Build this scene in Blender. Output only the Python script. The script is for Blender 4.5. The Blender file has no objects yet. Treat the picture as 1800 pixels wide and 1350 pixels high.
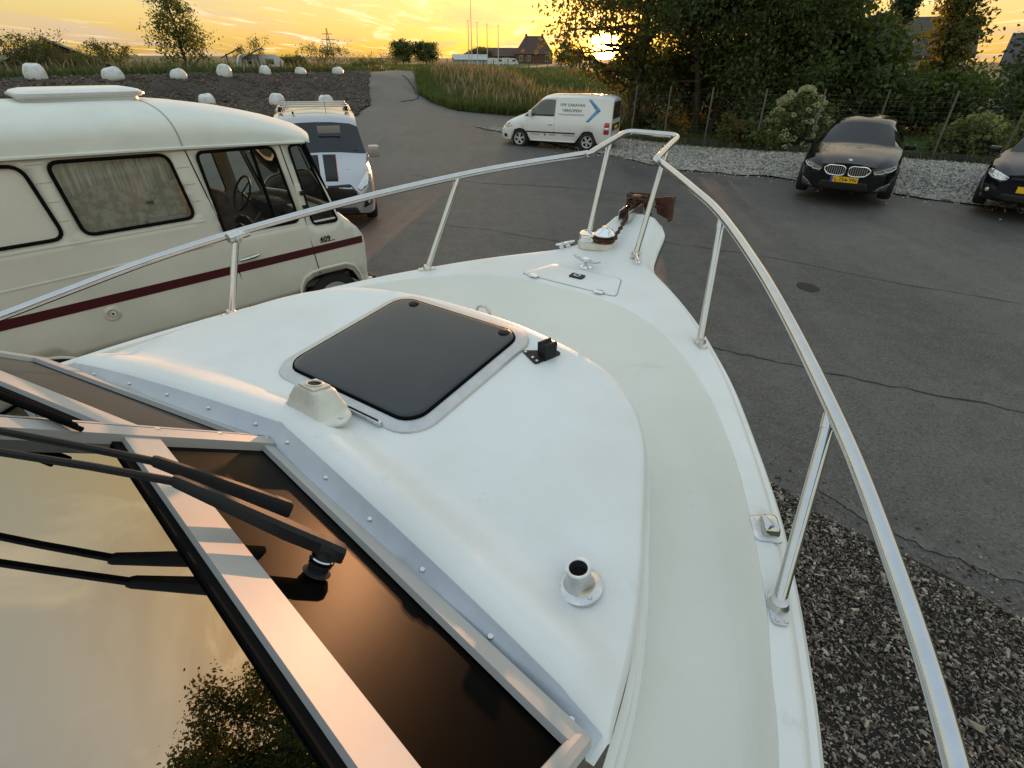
import bpy, bmesh, math, random
import numpy as np
from mathutils import Vector, Matrix, Euler
from mathutils.bvhtree import BVHTree
from mathutils.geometry import delaunay_2d_cdt
random.seed(7)
RNG = np.random.default_rng(11)
C = bpy.context.scene.collection
SC = bpy.context.scene
PI = math.pi
R = math.radians

# ------------------------------------------------------------------ camera, sky, sun, exposure
EYE = 2.95
cam = bpy.data.cameras.new('camera')
cam.sensor_width = 36.0
cam.lens = 909.9 / 1800 * 36
cam.clip_start = 0.02
cam.clip_end = 6000
camo = bpy.data.objects.new('camera', cam)
C.objects.link(camo)
_p, _r = R(32.1687), R(0.45705)
_f = Vector((0, math.cos(_p), -math.sin(_p)))
_u0 = Vector((1, 0, 0)).cross(_f)
_rt = math.cos(_r) * Vector((1, 0, 0)) + math.sin(_r) * _u0
_up = -math.sin(_r) * Vector((1, 0, 0)) + math.cos(_r) * _u0
camo.matrix_world = Matrix(((_rt.x, _up.x, -_f.x, 0), (_rt.y, _up.y, -_f.y, 0), (_rt.z, _up.z, -_f.z, EYE), (0, 0, 0, 1)))
SC.camera = camo

SUN_AZ, SUN_EL = R(8.45), R(2.8)
sun_dir = Vector((math.sin(SUN_AZ) * math.cos(SUN_EL), math.cos(SUN_AZ) * math.cos(SUN_EL), math.sin(SUN_EL)))
SKY_STRENGTH = 0.15
world = bpy.data.worlds.new('World')
SC.world = world
world.use_nodes = True
nt = world.node_tree
nt.nodes.clear()
def wn(t, **k):
    n = nt.nodes.new(t)
    for a, b in k.items():
        setattr(n, a, b)
    return n
def wmath(op, a, b=None, clamp=False):
    n = wn('ShaderNodeMath', operation=op, use_clamp=clamp)
    for i, v in enumerate((a, b)):
        if v is None:
            continue
        if isinstance(v, (int, float)):
            n.inputs[i].default_value = v
        else:
            nt.links.new(v, n.inputs[i])
    return n.outputs[0]
sky = wn('ShaderNodeTexSky', sky_type='NISHITA', sun_disc=False)
sky.sun_elevation = R(1.6)
sky.sun_rotation = SUN_AZ
sky.altitude = 0
sky.air_density = 1.0
sky.dust_density = 1.6
sky.ozone_density = 1.2
geo = wn('ShaderNodeTexCoord')
norm = wn('ShaderNodeVectorMath', operation='NORMALIZE')
nt.links.new(geo.outputs['Generated'], norm.inputs[0])
sep = wn('ShaderNodeSeparateXYZ')
nt.links.new(norm.outputs[0], sep.inputs[0])
# thin streaky evening clouds, drawn on a plane of cloud far overhead
den = wmath('MAXIMUM', sep.outputs[2], 0.0)
den = wmath('ADD', den, 0.045)
cx_ = wmath('DIVIDE', sep.outputs[0], den)
cy_ = wmath('DIVIDE', sep.outputs[1], den)
comb = wn('ShaderNodeCombineXYZ')
nt.links.new(cx_, comb.inputs[0]); nt.links.new(cy_, comb.inputs[1])
mp = wn('ShaderNodeMapping')
mp.inputs['Rotation'].default_value = (0, 0, R(28))
mp.inputs['Scale'].default_value = (0.42, 0.16, 1)
mp.inputs['Location'].default_value = (2.35, 0.9, 0)
nt.links.new(comb.outputs[0], mp.inputs[0])
nz = wn('ShaderNodeTexNoise')
nz.inputs['Scale'].default_value = 1.0
nz.inputs['Detail'].default_value = 7
nz.inputs['Roughness'].default_value = 0.58
nz.inputs['Distortion'].default_value = 0.6
nt.links.new(mp.outputs[0], nz.inputs['Vector'])
def wramp(f, a, c):
    r = wn('ShaderNodeValToRGB')
    r.color_ramp.elements[0].position = a; r.color_ramp.elements[1].position = c
    nt.links.new(f, r.inputs[0])
    return r.outputs[0]
band = wramp(nz.outputs['Fac'], .50, .64)
mp2 = wn('ShaderNodeMapping')
mp2.inputs['Rotation'].default_value = (0, 0, R(-35)); mp2.inputs['Scale'].default_value = (1.1, .30, 1); mp2.inputs['Location'].default_value = (.4, 3.1, 0)
nt.links.new(comb.outputs[0], mp2.inputs[0])
nz2 = wn('ShaderNodeTexNoise')
nz2.inputs['Scale'].default_value = 1.0; nz2.inputs['Detail'].default_value = 8; nz2.inputs['Roughness'].default_value = .62; nz2.inputs['Distortion'].default_value = 1.2
nt.links.new(mp2.outputs[0], nz2.inputs['Vector'])
wisp = wramp(nz2.outputs['Fac'], .53, .74)
dt = wn('ShaderNodeVectorMath', operation='DOT_PRODUCT')
nt.links.new(norm.outputs[0], dt.inputs[0])
_sv = Vector((math.sin(SUN_AZ), math.cos(SUN_AZ), math.tan(R(0.95)))).normalized()      # refraction-flattened disc just over the field
dt.inputs[1].default_value = _sv
cosg = wmath('MINIMUM', dt.outputs['Value'], 1.0)
gam = wmath('ARCCOSINE', cosg)                      # angle from the sun
# the phone's tone curve squeezes the huge range of a sunset sky: one smooth curve per channel over the whole dome
sepc = wn('ShaderNodeSeparateColor')
nt.links.new(sky.outputs[0], sepc.inputs[0])
elv = wmath('MAXIMUM', sep.outputs[2], 0.0)
combc = wn('ShaderNodeCombineColor')
rise = wmath('SUBTRACT', 1.0, wmath('EXPONENT', wmath('MULTIPLY', elv, -4.2)))      # how far the yellow of the horizon has given way
for _i, (_gain, _exp, _z) in enumerate(((.944, .34, .20), (.714, .28, .31), (.10, .06, .62))):
    _c = wmath('MULTIPLY', wmath('POWER', wmath('MULTIPLY', wmath('MAXIMUM', sepc.outputs[_i], 1e-4), 0.15), _exp), _gain)
    _c = wmath('ADD', _c, wmath('MULTIPLY', rise, _z))
    nt.links.new(wmath('DIVIDE', _c, SKY_STRENGTH), combc.inputs[_i])
bgs = wn('ShaderNodeBackground')
bgs.inputs['Strength'].default_value = SKY_STRENGTH
nt.links.new(combc.outputs[0], bgs.inputs['Color'])
# grey-orange bands low in the west and brighter wisps lit from below
wide = wmath('EXPONENT', wmath('MULTIPLY', gam, -1.6))
def cloud(c0, c1, fac, src):
    mixc = wn('ShaderNodeMixRGB')
    mixc.inputs[1].default_value = (*c0, 1); mixc.inputs[2].default_value = (*c1, 1)
    nt.links.new(wide, mixc.inputs[0])
    bgc = wn('ShaderNodeBackground')
    nt.links.new(mixc.outputs[0], bgc.inputs['Color'])
    m_ = wn('ShaderNodeMixShader')
    nt.links.new(fac, m_.inputs[0]); nt.links.new(src, m_.inputs[1]); nt.links.new(bgc.outputs[0], m_.inputs[2])
    return m_.outputs[0]
sh1 = cloud((.52, .45, .40), (.72, .43, .22), wmath('MULTIPLY', band, .75), bgs.outputs[0])
sh2 = cloud((.75, .72, .66), (1.8, 1.3, .62), wmath('MULTIPLY', wisp, .9), sh1)
# the low sun itself (a soft disc in thick air) and its aureole
disc = wmath('MULTIPLY', wmath('EXPONENT', wmath('MULTIPLY', wmath('POWER', wmath('DIVIDE', gam, R(0.90)), 2.0), -1.0)), 90.0)
aur = wmath('MULTIPLY', wmath('EXPONENT', wmath('DIVIDE', gam, -R(5.5))), 1.3)
bgd = wn('ShaderNodeBackground')
bgd.inputs['Color'].default_value = (1.0, 0.46, 0.07, 1)
nt.links.new(wmath('ADD', disc, aur), bgd.inputs['Strength'])
add = wn('ShaderNodeAddShader')
nt.links.new(sh2, add.inputs[0]); nt.links.new(bgd.outputs[0], add.inputs[1])
wo = wn('ShaderNodeOutputWorld')
nt.links.new(add.outputs[0], wo.inputs[0])

sl = bpy.data.lights.new('sun', 'SUN')
sl.energy = 4.6
sl.angle = R(0.6)
sl.color = (1.0, 0.47, 0.21)
slo = bpy.data.objects.new('sun', sl)
slo.rotation_euler = (-sun_dir).to_track_quat('-Z', 'Y').to_euler()
C.objects.link(slo)

SC.view_settings.view_transform = 'Standard'
SC.view_settings.look = 'None'
SC.view_settings.gamma = 1
SC.view_settings.use_curve_mapping = False
SC.view_settings.exposure = 0.38
SC.render.engine = 'CYCLES'
SC.cycles.use_denoising = True
SC.cycles.max_bounces = 8
SC.cycles.transparent_max_bounces = 12
SC.cycles.caustics_reflective = False
SC.cycles.caustics_refractive = False
SC.cycles.sample_clamp_indirect = 6

# ------------------------------------------------------------------ materials
def mat(name, col, rough=0.5, metal=0.0, spec=0.5, var=0.0, vscale=6.0, col2=None, bump=0.0, bscale=60.0, coat=0.0,
        trans=0.0, alpha=1.0, ior=1.5, emit=None, stretch=None, rvar=0.0, detail=5, transl=0.0, coord='Object', cpos=(0.35, 0.65), fleck=None, scuff=None):
    m = bpy.data.materials.new(name)
    m.use_nodes = True
    t = m.node_tree
    b = t.nodes['Principled BSDF']
    out = t.nodes['Material Output']
    b.inputs['Base Color'].default_value = (*col, 1)
    b.inputs['Roughness'].default_value = rough
    b.inputs['Metallic'].default_value = metal
    b.inputs['Specular IOR Level'].default_value = spec
    b.inputs['Coat Weight'].default_value = coat
    b.inputs['Coat Roughness'].default_value = 0.05
    b.inputs['Transmission Weight'].default_value = trans
    b.inputs['Alpha'].default_value = alpha
    b.inputs['IOR'].default_value = ior
    if emit:
        b.inputs['Emission Color'].default_value = (*emit[0], 1)
        b.inputs['Emission Strength'].default_value = emit[1]
    tc = t.nodes.new('ShaderNodeTexCoord')
    vec = tc.outputs[coord]
    if stretch:
        mpn = t.nodes.new('ShaderNodeMapping')
        mpn.inputs['Scale'].default_value = stretch
        t.links.new(vec, mpn.inputs[0])
        vec = mpn.outputs[0]
    if var or col2 or rvar:
        n = t.nodes.new('ShaderNodeTexNoise')
        n.inputs['Scale'].default_value = vscale
        n.inputs['Detail'].default_value = detail
        n.inputs['Roughness'].default_value = 0.6
        t.links.new(vec, n.inputs['Vector'])
        r = t.nodes.new('ShaderNodeValToRGB')
        c2 = col2 if col2 else tuple(c * (1 - var) for c in col)
        c1 = col if col2 else tuple(min(1, c * (1 + var)) for c in col)
        r.color_ramp.elements[0].position, r.color_ramp.elements[1].position = cpos
        r.color_ramp.elements[0].color = (*c2, 1)
        r.color_ramp.elements[1].color = (*c1, 1)
        t.links.new(n.outputs['Fac'], r.inputs[0])
        cout = r.outputs[0]
        if fleck:
            n2 = t.nodes.new('ShaderNodeTexVoronoi')
            n2.inputs['Scale'].default_value = fleck[0]
            t.links.new(vec, n2.inputs['Vector'])
            r2 = t.nodes.new('ShaderNodeValToRGB')
            r2.color_ramp.elements[0].position, r2.color_ramp.elements[1].position = fleck[1], fleck[2]
            r2.color_ramp.elements[0].color = (1, 1, 1, 1)
            r2.color_ramp.elements[1].color = (0, 0, 0, 1)
            t.links.new(n2.outputs['Distance'], r2.inputs[0])
            mx = t.nodes.new('ShaderNodeMixRGB')
            mx.inputs[2].default_value = (*fleck[3], 1)
            t.links.new(r2.outputs[0], mx.inputs[0]); t.links.new(cout, mx.inputs[1])
            cout = mx.outputs[0]
        if scuff:
            for sc_, st_, th_ in ((scuff[0], (1, 1, 1), .62), (scuff[0] * .5, (.35, 3.2, 1), .64)):
                ms_ = t.nodes.new('ShaderNodeMapping'); ms_.inputs['Scale'].default_value = st_; ms_.inputs['Rotation'].default_value = (0, 0, .4)
                t.links.new(vec, ms_.inputs[0])
                n3 = t.nodes.new('ShaderNodeTexNoise'); n3.inputs['Scale'].default_value = sc_; n3.inputs['Detail'].default_value = 12; n3.inputs['Roughness'].default_value = .74
                t.links.new(ms_.outputs[0], n3.inputs['Vector'])
                r3 = t.nodes.new('ShaderNodeValToRGB'); r3.color_ramp.elements[0].position = th_; r3.color_ramp.elements[1].position = th_ + .12
                r3.color_ramp.elements[1].color = (scuff[1],) * 3 + (1,)
                t.links.new(n3.outputs['Fac'], r3.inputs[0])
                mx = t.nodes.new('ShaderNodeMixRGB'); mx.inputs[2].default_value = (.40, .38, .33, 1)
                t.links.new(r3.outputs[0], mx.inputs[0]); t.links.new(cout, mx.inputs[1]); cout = mx.outputs[0]
        t.links.new(cout, b.inputs['Base Color'])
        if rvar:
            mr = t.nodes.new('ShaderNodeMapRange')
            mr.inputs[3].default_value = max(0.02, rough - rvar)
            mr.inputs[4].default_value = min(1, rough + rvar)
            t.links.new(n.outputs['Fac'], mr.inputs[0])
            t.links.new(mr.outputs[0], b.inputs['Roughness'])
    if bump:
        nb = t.nodes.new('ShaderNodeTexNoise')
        nb.inputs['Scale'].default_value = bscale
        nb.inputs['Detail'].default_value = 4
        t.links.new(vec, nb.inputs['Vector'])
        bp = t.nodes.new('ShaderNodeBump')
        bp.inputs['Strength'].default_value = bump
        bp.inputs['Distance'].default_value = 0.02
        t.links.new(nb.outputs['Fac'], bp.inputs['Height'])
        t.links.new(bp.outputs[0], b.inputs['Normal'])
    if transl:
        tr = t.nodes.new('ShaderNodeBsdfTranslucent')
        tr.inputs['Color'].default_value = (min(1, col[0] * 2.2), min(1, col[1] * 1.9), col[2] * 0.8, 1)
        ms = t.nodes.new('ShaderNodeMixShader')
        ms.inputs[0].default_value = transl
        t.links.new(b.outputs[0], ms.inputs[1]); t.links.new(tr.outputs[0], ms.inputs[2])
        t.links.new(ms.outputs[0], out.inputs['Surface'])
    return m
M = {}
def mm(key, *a, **k):
    M[key] = mat(key, *a, **k)
mm('gelcoat', (0.75, 0.765, 0.77), 0.36, spec=0.45, col2=(.69, .70, .69), vscale=1.7, detail=10, cpos=(.40, .56), bump=0.11, bscale=330, rvar=0.08, fleck=(5.5, .018, .024, (.25, .23, .2)), scuff=(7, .34))
mm('gelcoat_aged', (0.70, 0.69, 0.62), 0.45, var=0.12, vscale=14, col2=(0.52, 0.50, 0.42), bump=0.05, bscale=90)
mm('deck_cream', (0.735, 0.73, 0.68), 0.6, spec=0.35, col2=(.685, .68, .62), vscale=2.2, detail=9, cpos=(.33, .66), bump=0.16, bscale=480, fleck=(7, .016, .024, (.36, .33, .28)), scuff=(6, .38))
mm('deck_white', (0.76, 0.77, 0.77), 0.45, col2=(.70, .705, .69), vscale=2.2, detail=10, cpos=(.38, .56), bump=0.07, bscale=300, fleck=(6, .016, .022, (.35, .33, .29)), scuff=(7, .36))
mm('rub_rubber', (0.02, 0.02, 0.02), 0.6)
mm('stainless', (0.54, 0.545, 0.56), 0.09, metal=1.0, rvar=0.03, vscale=25, var=0.04, bump=0.01, bscale=200)
mm('stainless_dull', (0.62, 0.62, 0.62), 0.32, metal=1.0, var=0.12, vscale=40)
mm('chrome', (0.86, 0.86, 0.87), 0.06, metal=1.0)
mm('alu_grey', (0.46, 0.50, 0.56), 0.42, metal=0.55, var=0.06, vscale=9, bump=0.03, bscale=150)
mm('alu_white', (0.42, 0.41, 0.40), 0.42, metal=0.0, spec=.3, var=0.04, vscale=7)
mm('hatch_alu', (0.52, 0.52, 0.53), 0.38, metal=0.6, var=0.06, vscale=30, bump=0.03, bscale=220)
mm('hatch_acrylic', (0.018, 0.022, 0.026), 0.2, spec=0.5, var=0.2, vscale=5, bump=0.008, bscale=30, rvar=0.06)
mm('black_plastic', (0.011, 0.011, 0.012), 0.55, spec=.3, var=0.2, vscale=30, bump=.1, bscale=400)
mm('black_rubber', (0.008, 0.008, 0.008), 0.9, spec=.03)
mm('rust', (0.125, 0.040, 0.022), 0.8, var=0.4, vscale=26, col2=(0.045, 0.020, 0.015), bump=0.4, bscale=80)
mm('rust_chain', (0.13, 0.06, 0.035), 0.6, metal=0.4, var=0.4, vscale=40, col2=(0.05, 0.03, 0.02), bump=0.2, bscale=120)
mm('dark_hole', (0.006, 0.006, 0.006), 0.8)
def mat_glass(name, tint, refl_ior=1.5, depth=0.0, rough=0.0, body=0.9):
    """tinted pane: dark body that lets a little light through, with a clear reflection"""
    m = bpy.data.materials.new(name)
    m.use_nodes = True
    t = m.node_tree
    t.nodes.clear()
    o = t.nodes.new('ShaderNodeOutputMaterial')
    tr = t.nodes.new('ShaderNodeBsdfTransparent')
    tr.inputs['Color'].default_value = (*tint, 1)
    gl = t.nodes.new('ShaderNodeBsdfGlossy')
    gl.inputs['Roughness'].default_value = rough
    fr = t.nodes.new('ShaderNodeFresnel')
    fr.inputs['IOR'].default_value = refl_ior
    mx = t.nodes.new('ShaderNodeMixShader')
    t.links.new(fr.outputs[0], mx.inputs[0]); t.links.new(tr.outputs[0], mx.inputs[1]); t.links.new(gl.outputs[0], mx.inputs[2])
    t.links.new(mx.outputs[0], o.inputs[0])
    M[name] = m
    return m
mat_glass('car_glass', (0.16, 0.19, 0.20), 1.62)
mat_glass('camper_glass', (0.82, 0.86, 0.84), 1.5)
mat_glass('wind_glass', (0.16, 0.16, 0.14), 4.4)

# ------------------------------------------------------------------ mesh helpers
def prop(o, label=None, cat=None, group=None, kind=None):
    if label: o['label'] = label
    if cat: o['category'] = cat
    if group: o['group'] = group
    if kind: o['kind'] = kind
    return o
def link(o, parent=None):
    C.objects.link(o)
    if parent is not None:
        o.parent = parent
    return o
def empty(name, loc=(0, 0, 0), rz=0.0, label=None, cat=None, group=None, matrix=None, parent=None, scale=None):
    o = bpy.data.objects.new(name, None)
    o.empty_display_size = 0.2
    link(o, parent)
    if matrix is not None:
        o.matrix_world = matrix
    else:
        o.location = loc
        o.rotation_euler = (0, 0, rz)
        if scale: o.scale = (scale, scale, scale)
    return prop(o, label, cat, group)
class MB:
    def __init__(s):
        s.v = []; s.f = []; s.mi = []; s.sm = []
    def add(s, v, f, mi=0, smooth=True):
        o = len(s.v)
        s.v += [tuple(p) for p in v]
        s.f += [tuple(i + o for i in q) for q in f]
        s.mi += [mi] * len(f); s.sm += [smooth] * len(f)
        return s
    def grid(s, rows, mi=0, closed=False, flip=False, smooth=True):
        n = len(rows[0]); v = [p for r in rows for p in r]; f = []
        for i in range(len(rows) - 1):
            for j in range(n if closed else n - 1):
                k = (j + 1) % n
                q = (i * n + j, i * n + k, (i + 1) * n + k, (i + 1) * n + j)
                f.append(q[::-1] if flip else q)
        return s.add(v, f, mi, smooth)
    def tube(s, path, r, n=10, mi=0, closed=False, caps=True):
        P = [Vector(p) for p in path]
        m = len(P)
        rs = r if hasattr(r, '__len__') else [r] * m
        T = []
        for i in range(m):
            a = P[(i - 1) % m] if (closed or i > 0) else P[i]
            b = P[(i + 1) % m] if (closed or i < m - 1) else P[i]
            T.append((b - a).normalized())
        up = Vector((0, 0, 1)) if abs(T[0].z) < 0.9 else Vector((1, 0, 0))
        N = (up - up.dot(T[0]) * T[0]).normalized()
        rows = []
        for i in range(m):
            N = (N - N.dot(T[i]) * T[i]).normalized()
            B = T[i].cross(N)
            rows.append([P[i] + rs[i] * (math.cos(a) * N + math.sin(a) * B) for a in [2 * PI * k / n for k in range(n)]])
        if closed:
            rows.append(rows[0])
        s.grid(rows, mi, closed=True)
        if caps and not closed:
            s.add(rows[0], [tuple(range(n))[::-1]], mi, False)
            s.add(rows[-1], [tuple(range(n))], mi, False)
        return s
    def lathe(s, prof, n=24, mi=0, mtx=None, smooth=True, caps=True):
        mtx = mtx or Matrix()
        rows = [[mtx @ Vector((r * math.cos(2 * PI * k / n), r * math.sin(2 * PI * k / n), z)) for k in range(n)] for r, z in prof]
        s.grid(rows, mi, closed=True, smooth=smooth)
        for row, r, fl in ((rows[0], prof[0][0], True), (rows[-1], prof[-1][0], False)):
            if r > 1e-6 and caps:
                q = tuple(range(n))
                s.add(row, [q[::-1] if fl else q], mi, False)
        return s
    def box(s, c, d, mi=0, mtx=None, bev=0.0, seg=2):
        bm = bmesh.new()
        bmesh.ops.create_cube(bm, size=1)
        for v in bm.verts:
            v.co = Vector((v.co.x * d[0], v.co.y * d[1], v.co.z * d[2]))
        if bev:
            bmesh.ops.bevel(bm, geom=bm.edges[:], offset=min(bev, min(d) * 0.49), segments=seg, affect='EDGES', profile=0.6)
        bm.verts.index_update()
        mt = (mtx if mtx is not None else Matrix()) @ Matrix.Translation(c)
        s.add([mt @ v.co for v in bm.verts], [[v.index for v in f.verts] for f in bm.faces], mi, bool(bev))
        bm.free()
        return s
    def prism(s, poly, z0, z1, mi=0, mtx=None, smooth=False):
        mt = mtx if mtx is not None else Matrix()
        n = len(poly)
        a = [mt @ Vector((x, y, z0)) for x, y in poly]; b = [mt @ Vector((x, y, z1)) for x, y in poly]
        s.add(a + b, [tuple(range(n))[::-1], tuple(range(n, 2 * n))] + [(i, (i + 1) % n, n + (i + 1) % n, n + i) for i in range(n)], mi, smooth)
        return s
    def build(s, name, mats, parent=None, angle=35, recalc=True, subsurf=0, solid=0):
        me = bpy.data.meshes.new(name)
        me.from_pydata(s.v, [], s.f)
        for x in (mats if isinstance(mats, (list, tuple)) else [mats]):
            me.materials.append(x)
        me.polygons.foreach_set('material_index', s.mi)
        me.polygons.foreach_set('use_smooth', s.sm)
        if recalc:
            bm = bmesh.new(); bm.from_mesh(me)
            bmesh.ops.remove_doubles(bm, verts=bm.verts, dist=1e-5)
            bmesh.ops.recalc_face_normals(bm, faces=bm.faces)
            bm.to_mesh(me); bm.free()
        if angle:
            me.set_sharp_from_angle(angle=R(angle))
        me.update()
        o = bpy.data.objects.new(name, me)
        link(o, parent)
        if solid:
            md = o.modifiers.new('solid', 'SOLIDIFY'); md.thickness = solid; md.offset = -1
        if subsurf:
            md = o.modifiers.new('sub', 'SUBSURF'); md.levels = md.render_levels = subsurf
        return o
def npmesh(name, V, F, mats, parent=None, mi=None, smooth=False):
    """fast mesh from arrays; F is (n,3) or (n,4)"""
    V = np.asarray(V, dtype=np.float32); F = np.asarray(F, dtype=np.int32)
    me = bpy.data.meshes.new(name)
    me.vertices.add(len(V)); me.vertices.foreach_set('co', V.ravel())
    k = F.shape[1]
    me.loops.add(F.size); me.loops.foreach_set('vertex_index', F.ravel())
    me.polygons.add(len(F)); me.polygons.foreach_set('loop_start', np.arange(0, F.size, k, dtype=np.int32))
    for x in (mats if isinstance(mats, (list, tuple)) else [mats]):
        me.materials.append(x)
    if mi is not None:
        me.polygons.foreach_set('material_index', np.asarray(mi, dtype=np.int32))
    me.polygons.foreach_set('use_smooth', np.full(len(F), smooth))
    me.update(calc_edges=True)
    return link(bpy.data.objects.new(name, me), parent)
def spline(pts, n=8, closed=False):
    """Catmull-Rom through points"""
    P = [Vector(p) for p in pts]
    out = []
    m = len(P)
    for i in range(m if closed else m - 1):
        p1, p2 = P[i], P[(i + 1) % m]
        p0 = P[(i - 1) % m] if (closed or i > 0) else p1 - (p2 - p1)
        p3 = P[(i + 2) % m] if (closed or i < m - 2) else p2 + (p2 - p1)
        for k in range(n):
            t = k / n
            out.append(0.5 * ((2 * p1) + (p2 - p0) * t + (2 * p0 - 5 * p1 + 4 * p2 - p3) * t * t + (3 * p1 - p0 - 3 * p2 + p3) * t ** 3))
    if not closed:
        out.append(P[-1])
    return out
def rrect(hx, hy, r, n=5, cx=0, cy=0):
    o = []
    for sx, sy, a0 in ((1, 1, 0), (-1, 1, 90), (-1, -1, 180), (1, -1, 270)):
        for k in range(n + 1):
            a = R(a0 + 90 * k / n)
            o.append((cx + sx * (hx - r) + r * math.cos(a), cy + sy * (hy - r) + r * math.sin(a)))
    return o
def rpoly(pts, r, n=4):
    """polygon with rounded corners"""
    o = []
    m = len(pts)
    for i in range(m):
        p = Vector(pts[i]).to_2d(); a = Vector(pts[i - 1]).to_2d() - p; b = Vector(pts[(i + 1) % m]).to_2d() - p
        d = min(r, a.length * 0.45, b.length * 0.45)
        q0 = p + a.normalized() * d; q1 = p + b.normalized() * d
        for k in range(n + 1):
            t = k / n
            o.append(tuple((1 - t) ** 2 * q0 + 2 * t * (1 - t) * p + t * t * q1))
    return o
def text_mb(txt, size, mtx, depth=0.0, bold=0.0, spacing=1.0, align='LEFT'):
    cu = bpy.data.curves.new('t', 'FONT')
    cu.body = txt; cu.size = size; cu.extrude = depth; cu.offset = bold; cu.space_character = spacing; cu.align_x = align
    cu.resolution_u = 3
    o = bpy.data.objects.new('t', cu)
    C.objects.link(o)
    dg = bpy.context.evaluated_depsgraph_get()
    me = o.evaluated_get(dg).to_mesh()
    mb = MB()
    mb.add([mtx @ v.co for v in me.vertices], [tuple(p.vertices) for p in me.polygons], 0, False)
    o.evaluated_get(dg).to_mesh_clear()
    bpy.data.objects.remove(o); bpy.data.curves.remove(cu)
    return mb
def cdt(outline, holes=(), step=0.1, interior=True):
    """triangulate a 2D polygon with holes, with interior points about every `step`"""
    pts = []; edges = []
    def inside(p, poly):
        c = False; n = len(poly); x, y = p
        for i in range(n):
            x1, y1 = poly[i]; x2, y2 = poly[i - 1]
            if (y1 > y) != (y2 > y) and x < (x2 - x1) * (y - y1) / (y2 - y1) + x1:
                c = not c
        return c
    def dense(poly):
        o = []
        n = len(poly)
        for i in range(n):
            a, b = poly[i], poly[(i + 1) % n]
            L = math.hypot(b[0] - a[0], b[1] - a[1]); k = max(1, int(math.ceil(L / step)))
            o += [(a[0] + (b[0] - a[0]) * j / k, a[1] + (b[1] - a[1]) * j / k) for j in range(k)]
        return o
    loops = [dense(outline)] + [dense(h) for h in holes]
    for l in loops:
        o = len(pts); pts += l
        edges += [(o + i, o + (i + 1) % len(l)) for i in range(len(l))]
    nb = len(pts)
    if interior:
        xs = [p[0] for p in outline]; ys = [p[1] for p in outline]
        bpts = np.array(pts)
        y = min(ys) + step / 2
        while y < max(ys):
            x = min(xs) + step / 2
            while x < max(xs):
                if inside((x, y), outline) and not any(inside((x, y), h) for h in holes) and np.min((bpts[:, 0] - x) ** 2 + (bpts[:, 1] - y) ** 2) > (0.4 * step) ** 2:
                    pts.append((x, y))
                x += step
            y += step
    r = delaunay_2d_cdt([Vector(p) for p in pts], edges, [], 0, 1e-6)
    V = [tuple(p) for p in r[0]]
    F = []
    for f in r[2]:
        c = (sum(V[i][0] for i in f) / len(f), sum(V[i][1] for i in f) / len(f))
        if inside(c, outline) and not any(inside(c, h) for h in holes):
            F.append(tuple(f))
    return V, F
def smoothstep(a, b, x):
    t = min(1, max(0, (x - a) / (b - a)))
    return t * t * (3 - 2 * t)
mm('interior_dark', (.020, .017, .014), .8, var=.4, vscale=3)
mm('gap_grey', (.30, .30, .29), .7)
mat_glass('wind_dark', (.05, .04, .03), 1.115, rough=.34)
mm('dark_pane', (.035, .038, .038), .06, coat=1.0, spec=.6)

# ------------------------------------------------------------------ terrain heights
_cp = np.array([
 (0,0,0),(3,2,0),(6,8,0),(-2,6,0),(-4,12,0),(-3,17,.08),(2,22,.0),(5,18,0),(14,18,.24),(10,20,.18),(-5,5,0),(-8,3,0),(-7,9,.03),
 (20,10,.2),(8.8,14.5,.17),(10.0,13.0,.17),(7.6,15.8,.15),(9.9,16.3,.18),(12.2,12.3,.23),(11.2,11.8,.2),(13.2,13.3,.25),(12.4,10.6,.2),(-10,-6,0),(15,-6,0),(0,-12,0),(0,28,.12),(4,26,.1),(-3,25,.3),(1,15,0),(6,24,.12),
 (-11.5,25.5,.75),(-8.6,25.8,.6),(-7.5,27.1,.6),(-7.6,31,.8),(-9,36.4,1.5),(-16,20,.75),(-21,14.5,.7),(-7,19,.3),(-10,15,.28),(-13,10,.25),(-18,6,.3),
 (-24,17,2.0),(-21.5,22,2.0),(-20,25.5,2.0),(-18.35,28,2.0),(-16.9,31,2.0),(-15.7,33,2.0),(-14.9,36.3,2.0),(-13.5,38.2,2.0),(-11.7,40.6,2.0),(-9.8,42,2.0),(-8.5,50.3,2.0),
 (-14.85,28.4,1.05),(-11.2,27.7,.95),(-9.3,29,.9),(-11.5,33.5,1.3),
 (-26,30,1.8),(-24,40,1.8),(-20,50,1.8),(-14,60,1.8),(-9,70,1.8),(-35,20,1.8),
 (-6.1,37.7,1.0),(-4.9,35,.7),(-3.2,31.9,.5),(-.4,31.9,.3),(2.8,32.6,.2),
 (-7.4,54.5,1.85),(-5.9,58,1.7),(-3.5,56.6,1.6),(-1,47.8,1.2),(.9,46.8,.9),(4.5,49,.7),(7.5,82,1.2),(0,75,1.7),(-2,40,.9),
 (20,30,.25),(30,20,.25),(12,35,.3),(25,45,.6),(14,25,.2),(40,10,.2),(8,30,.2)], float)
for _k in range(24):
    _a = 2 * PI * _k / 24
    for _rr in (110, 180):
        _x, _y = _rr * math.sin(_a), _rr * math.cos(_a)
        _cp = np.vstack([_cp, (_x, _y, 1.6 if _y > -20 else 0.3)])
_D = np.linalg.norm(_cp[:, None, :2] - _cp[None, :, :2], axis=2)
_W = np.linalg.solve(_D + np.eye(len(_cp)) * 0.6, _cp[:, 2] - 0.5)
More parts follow.
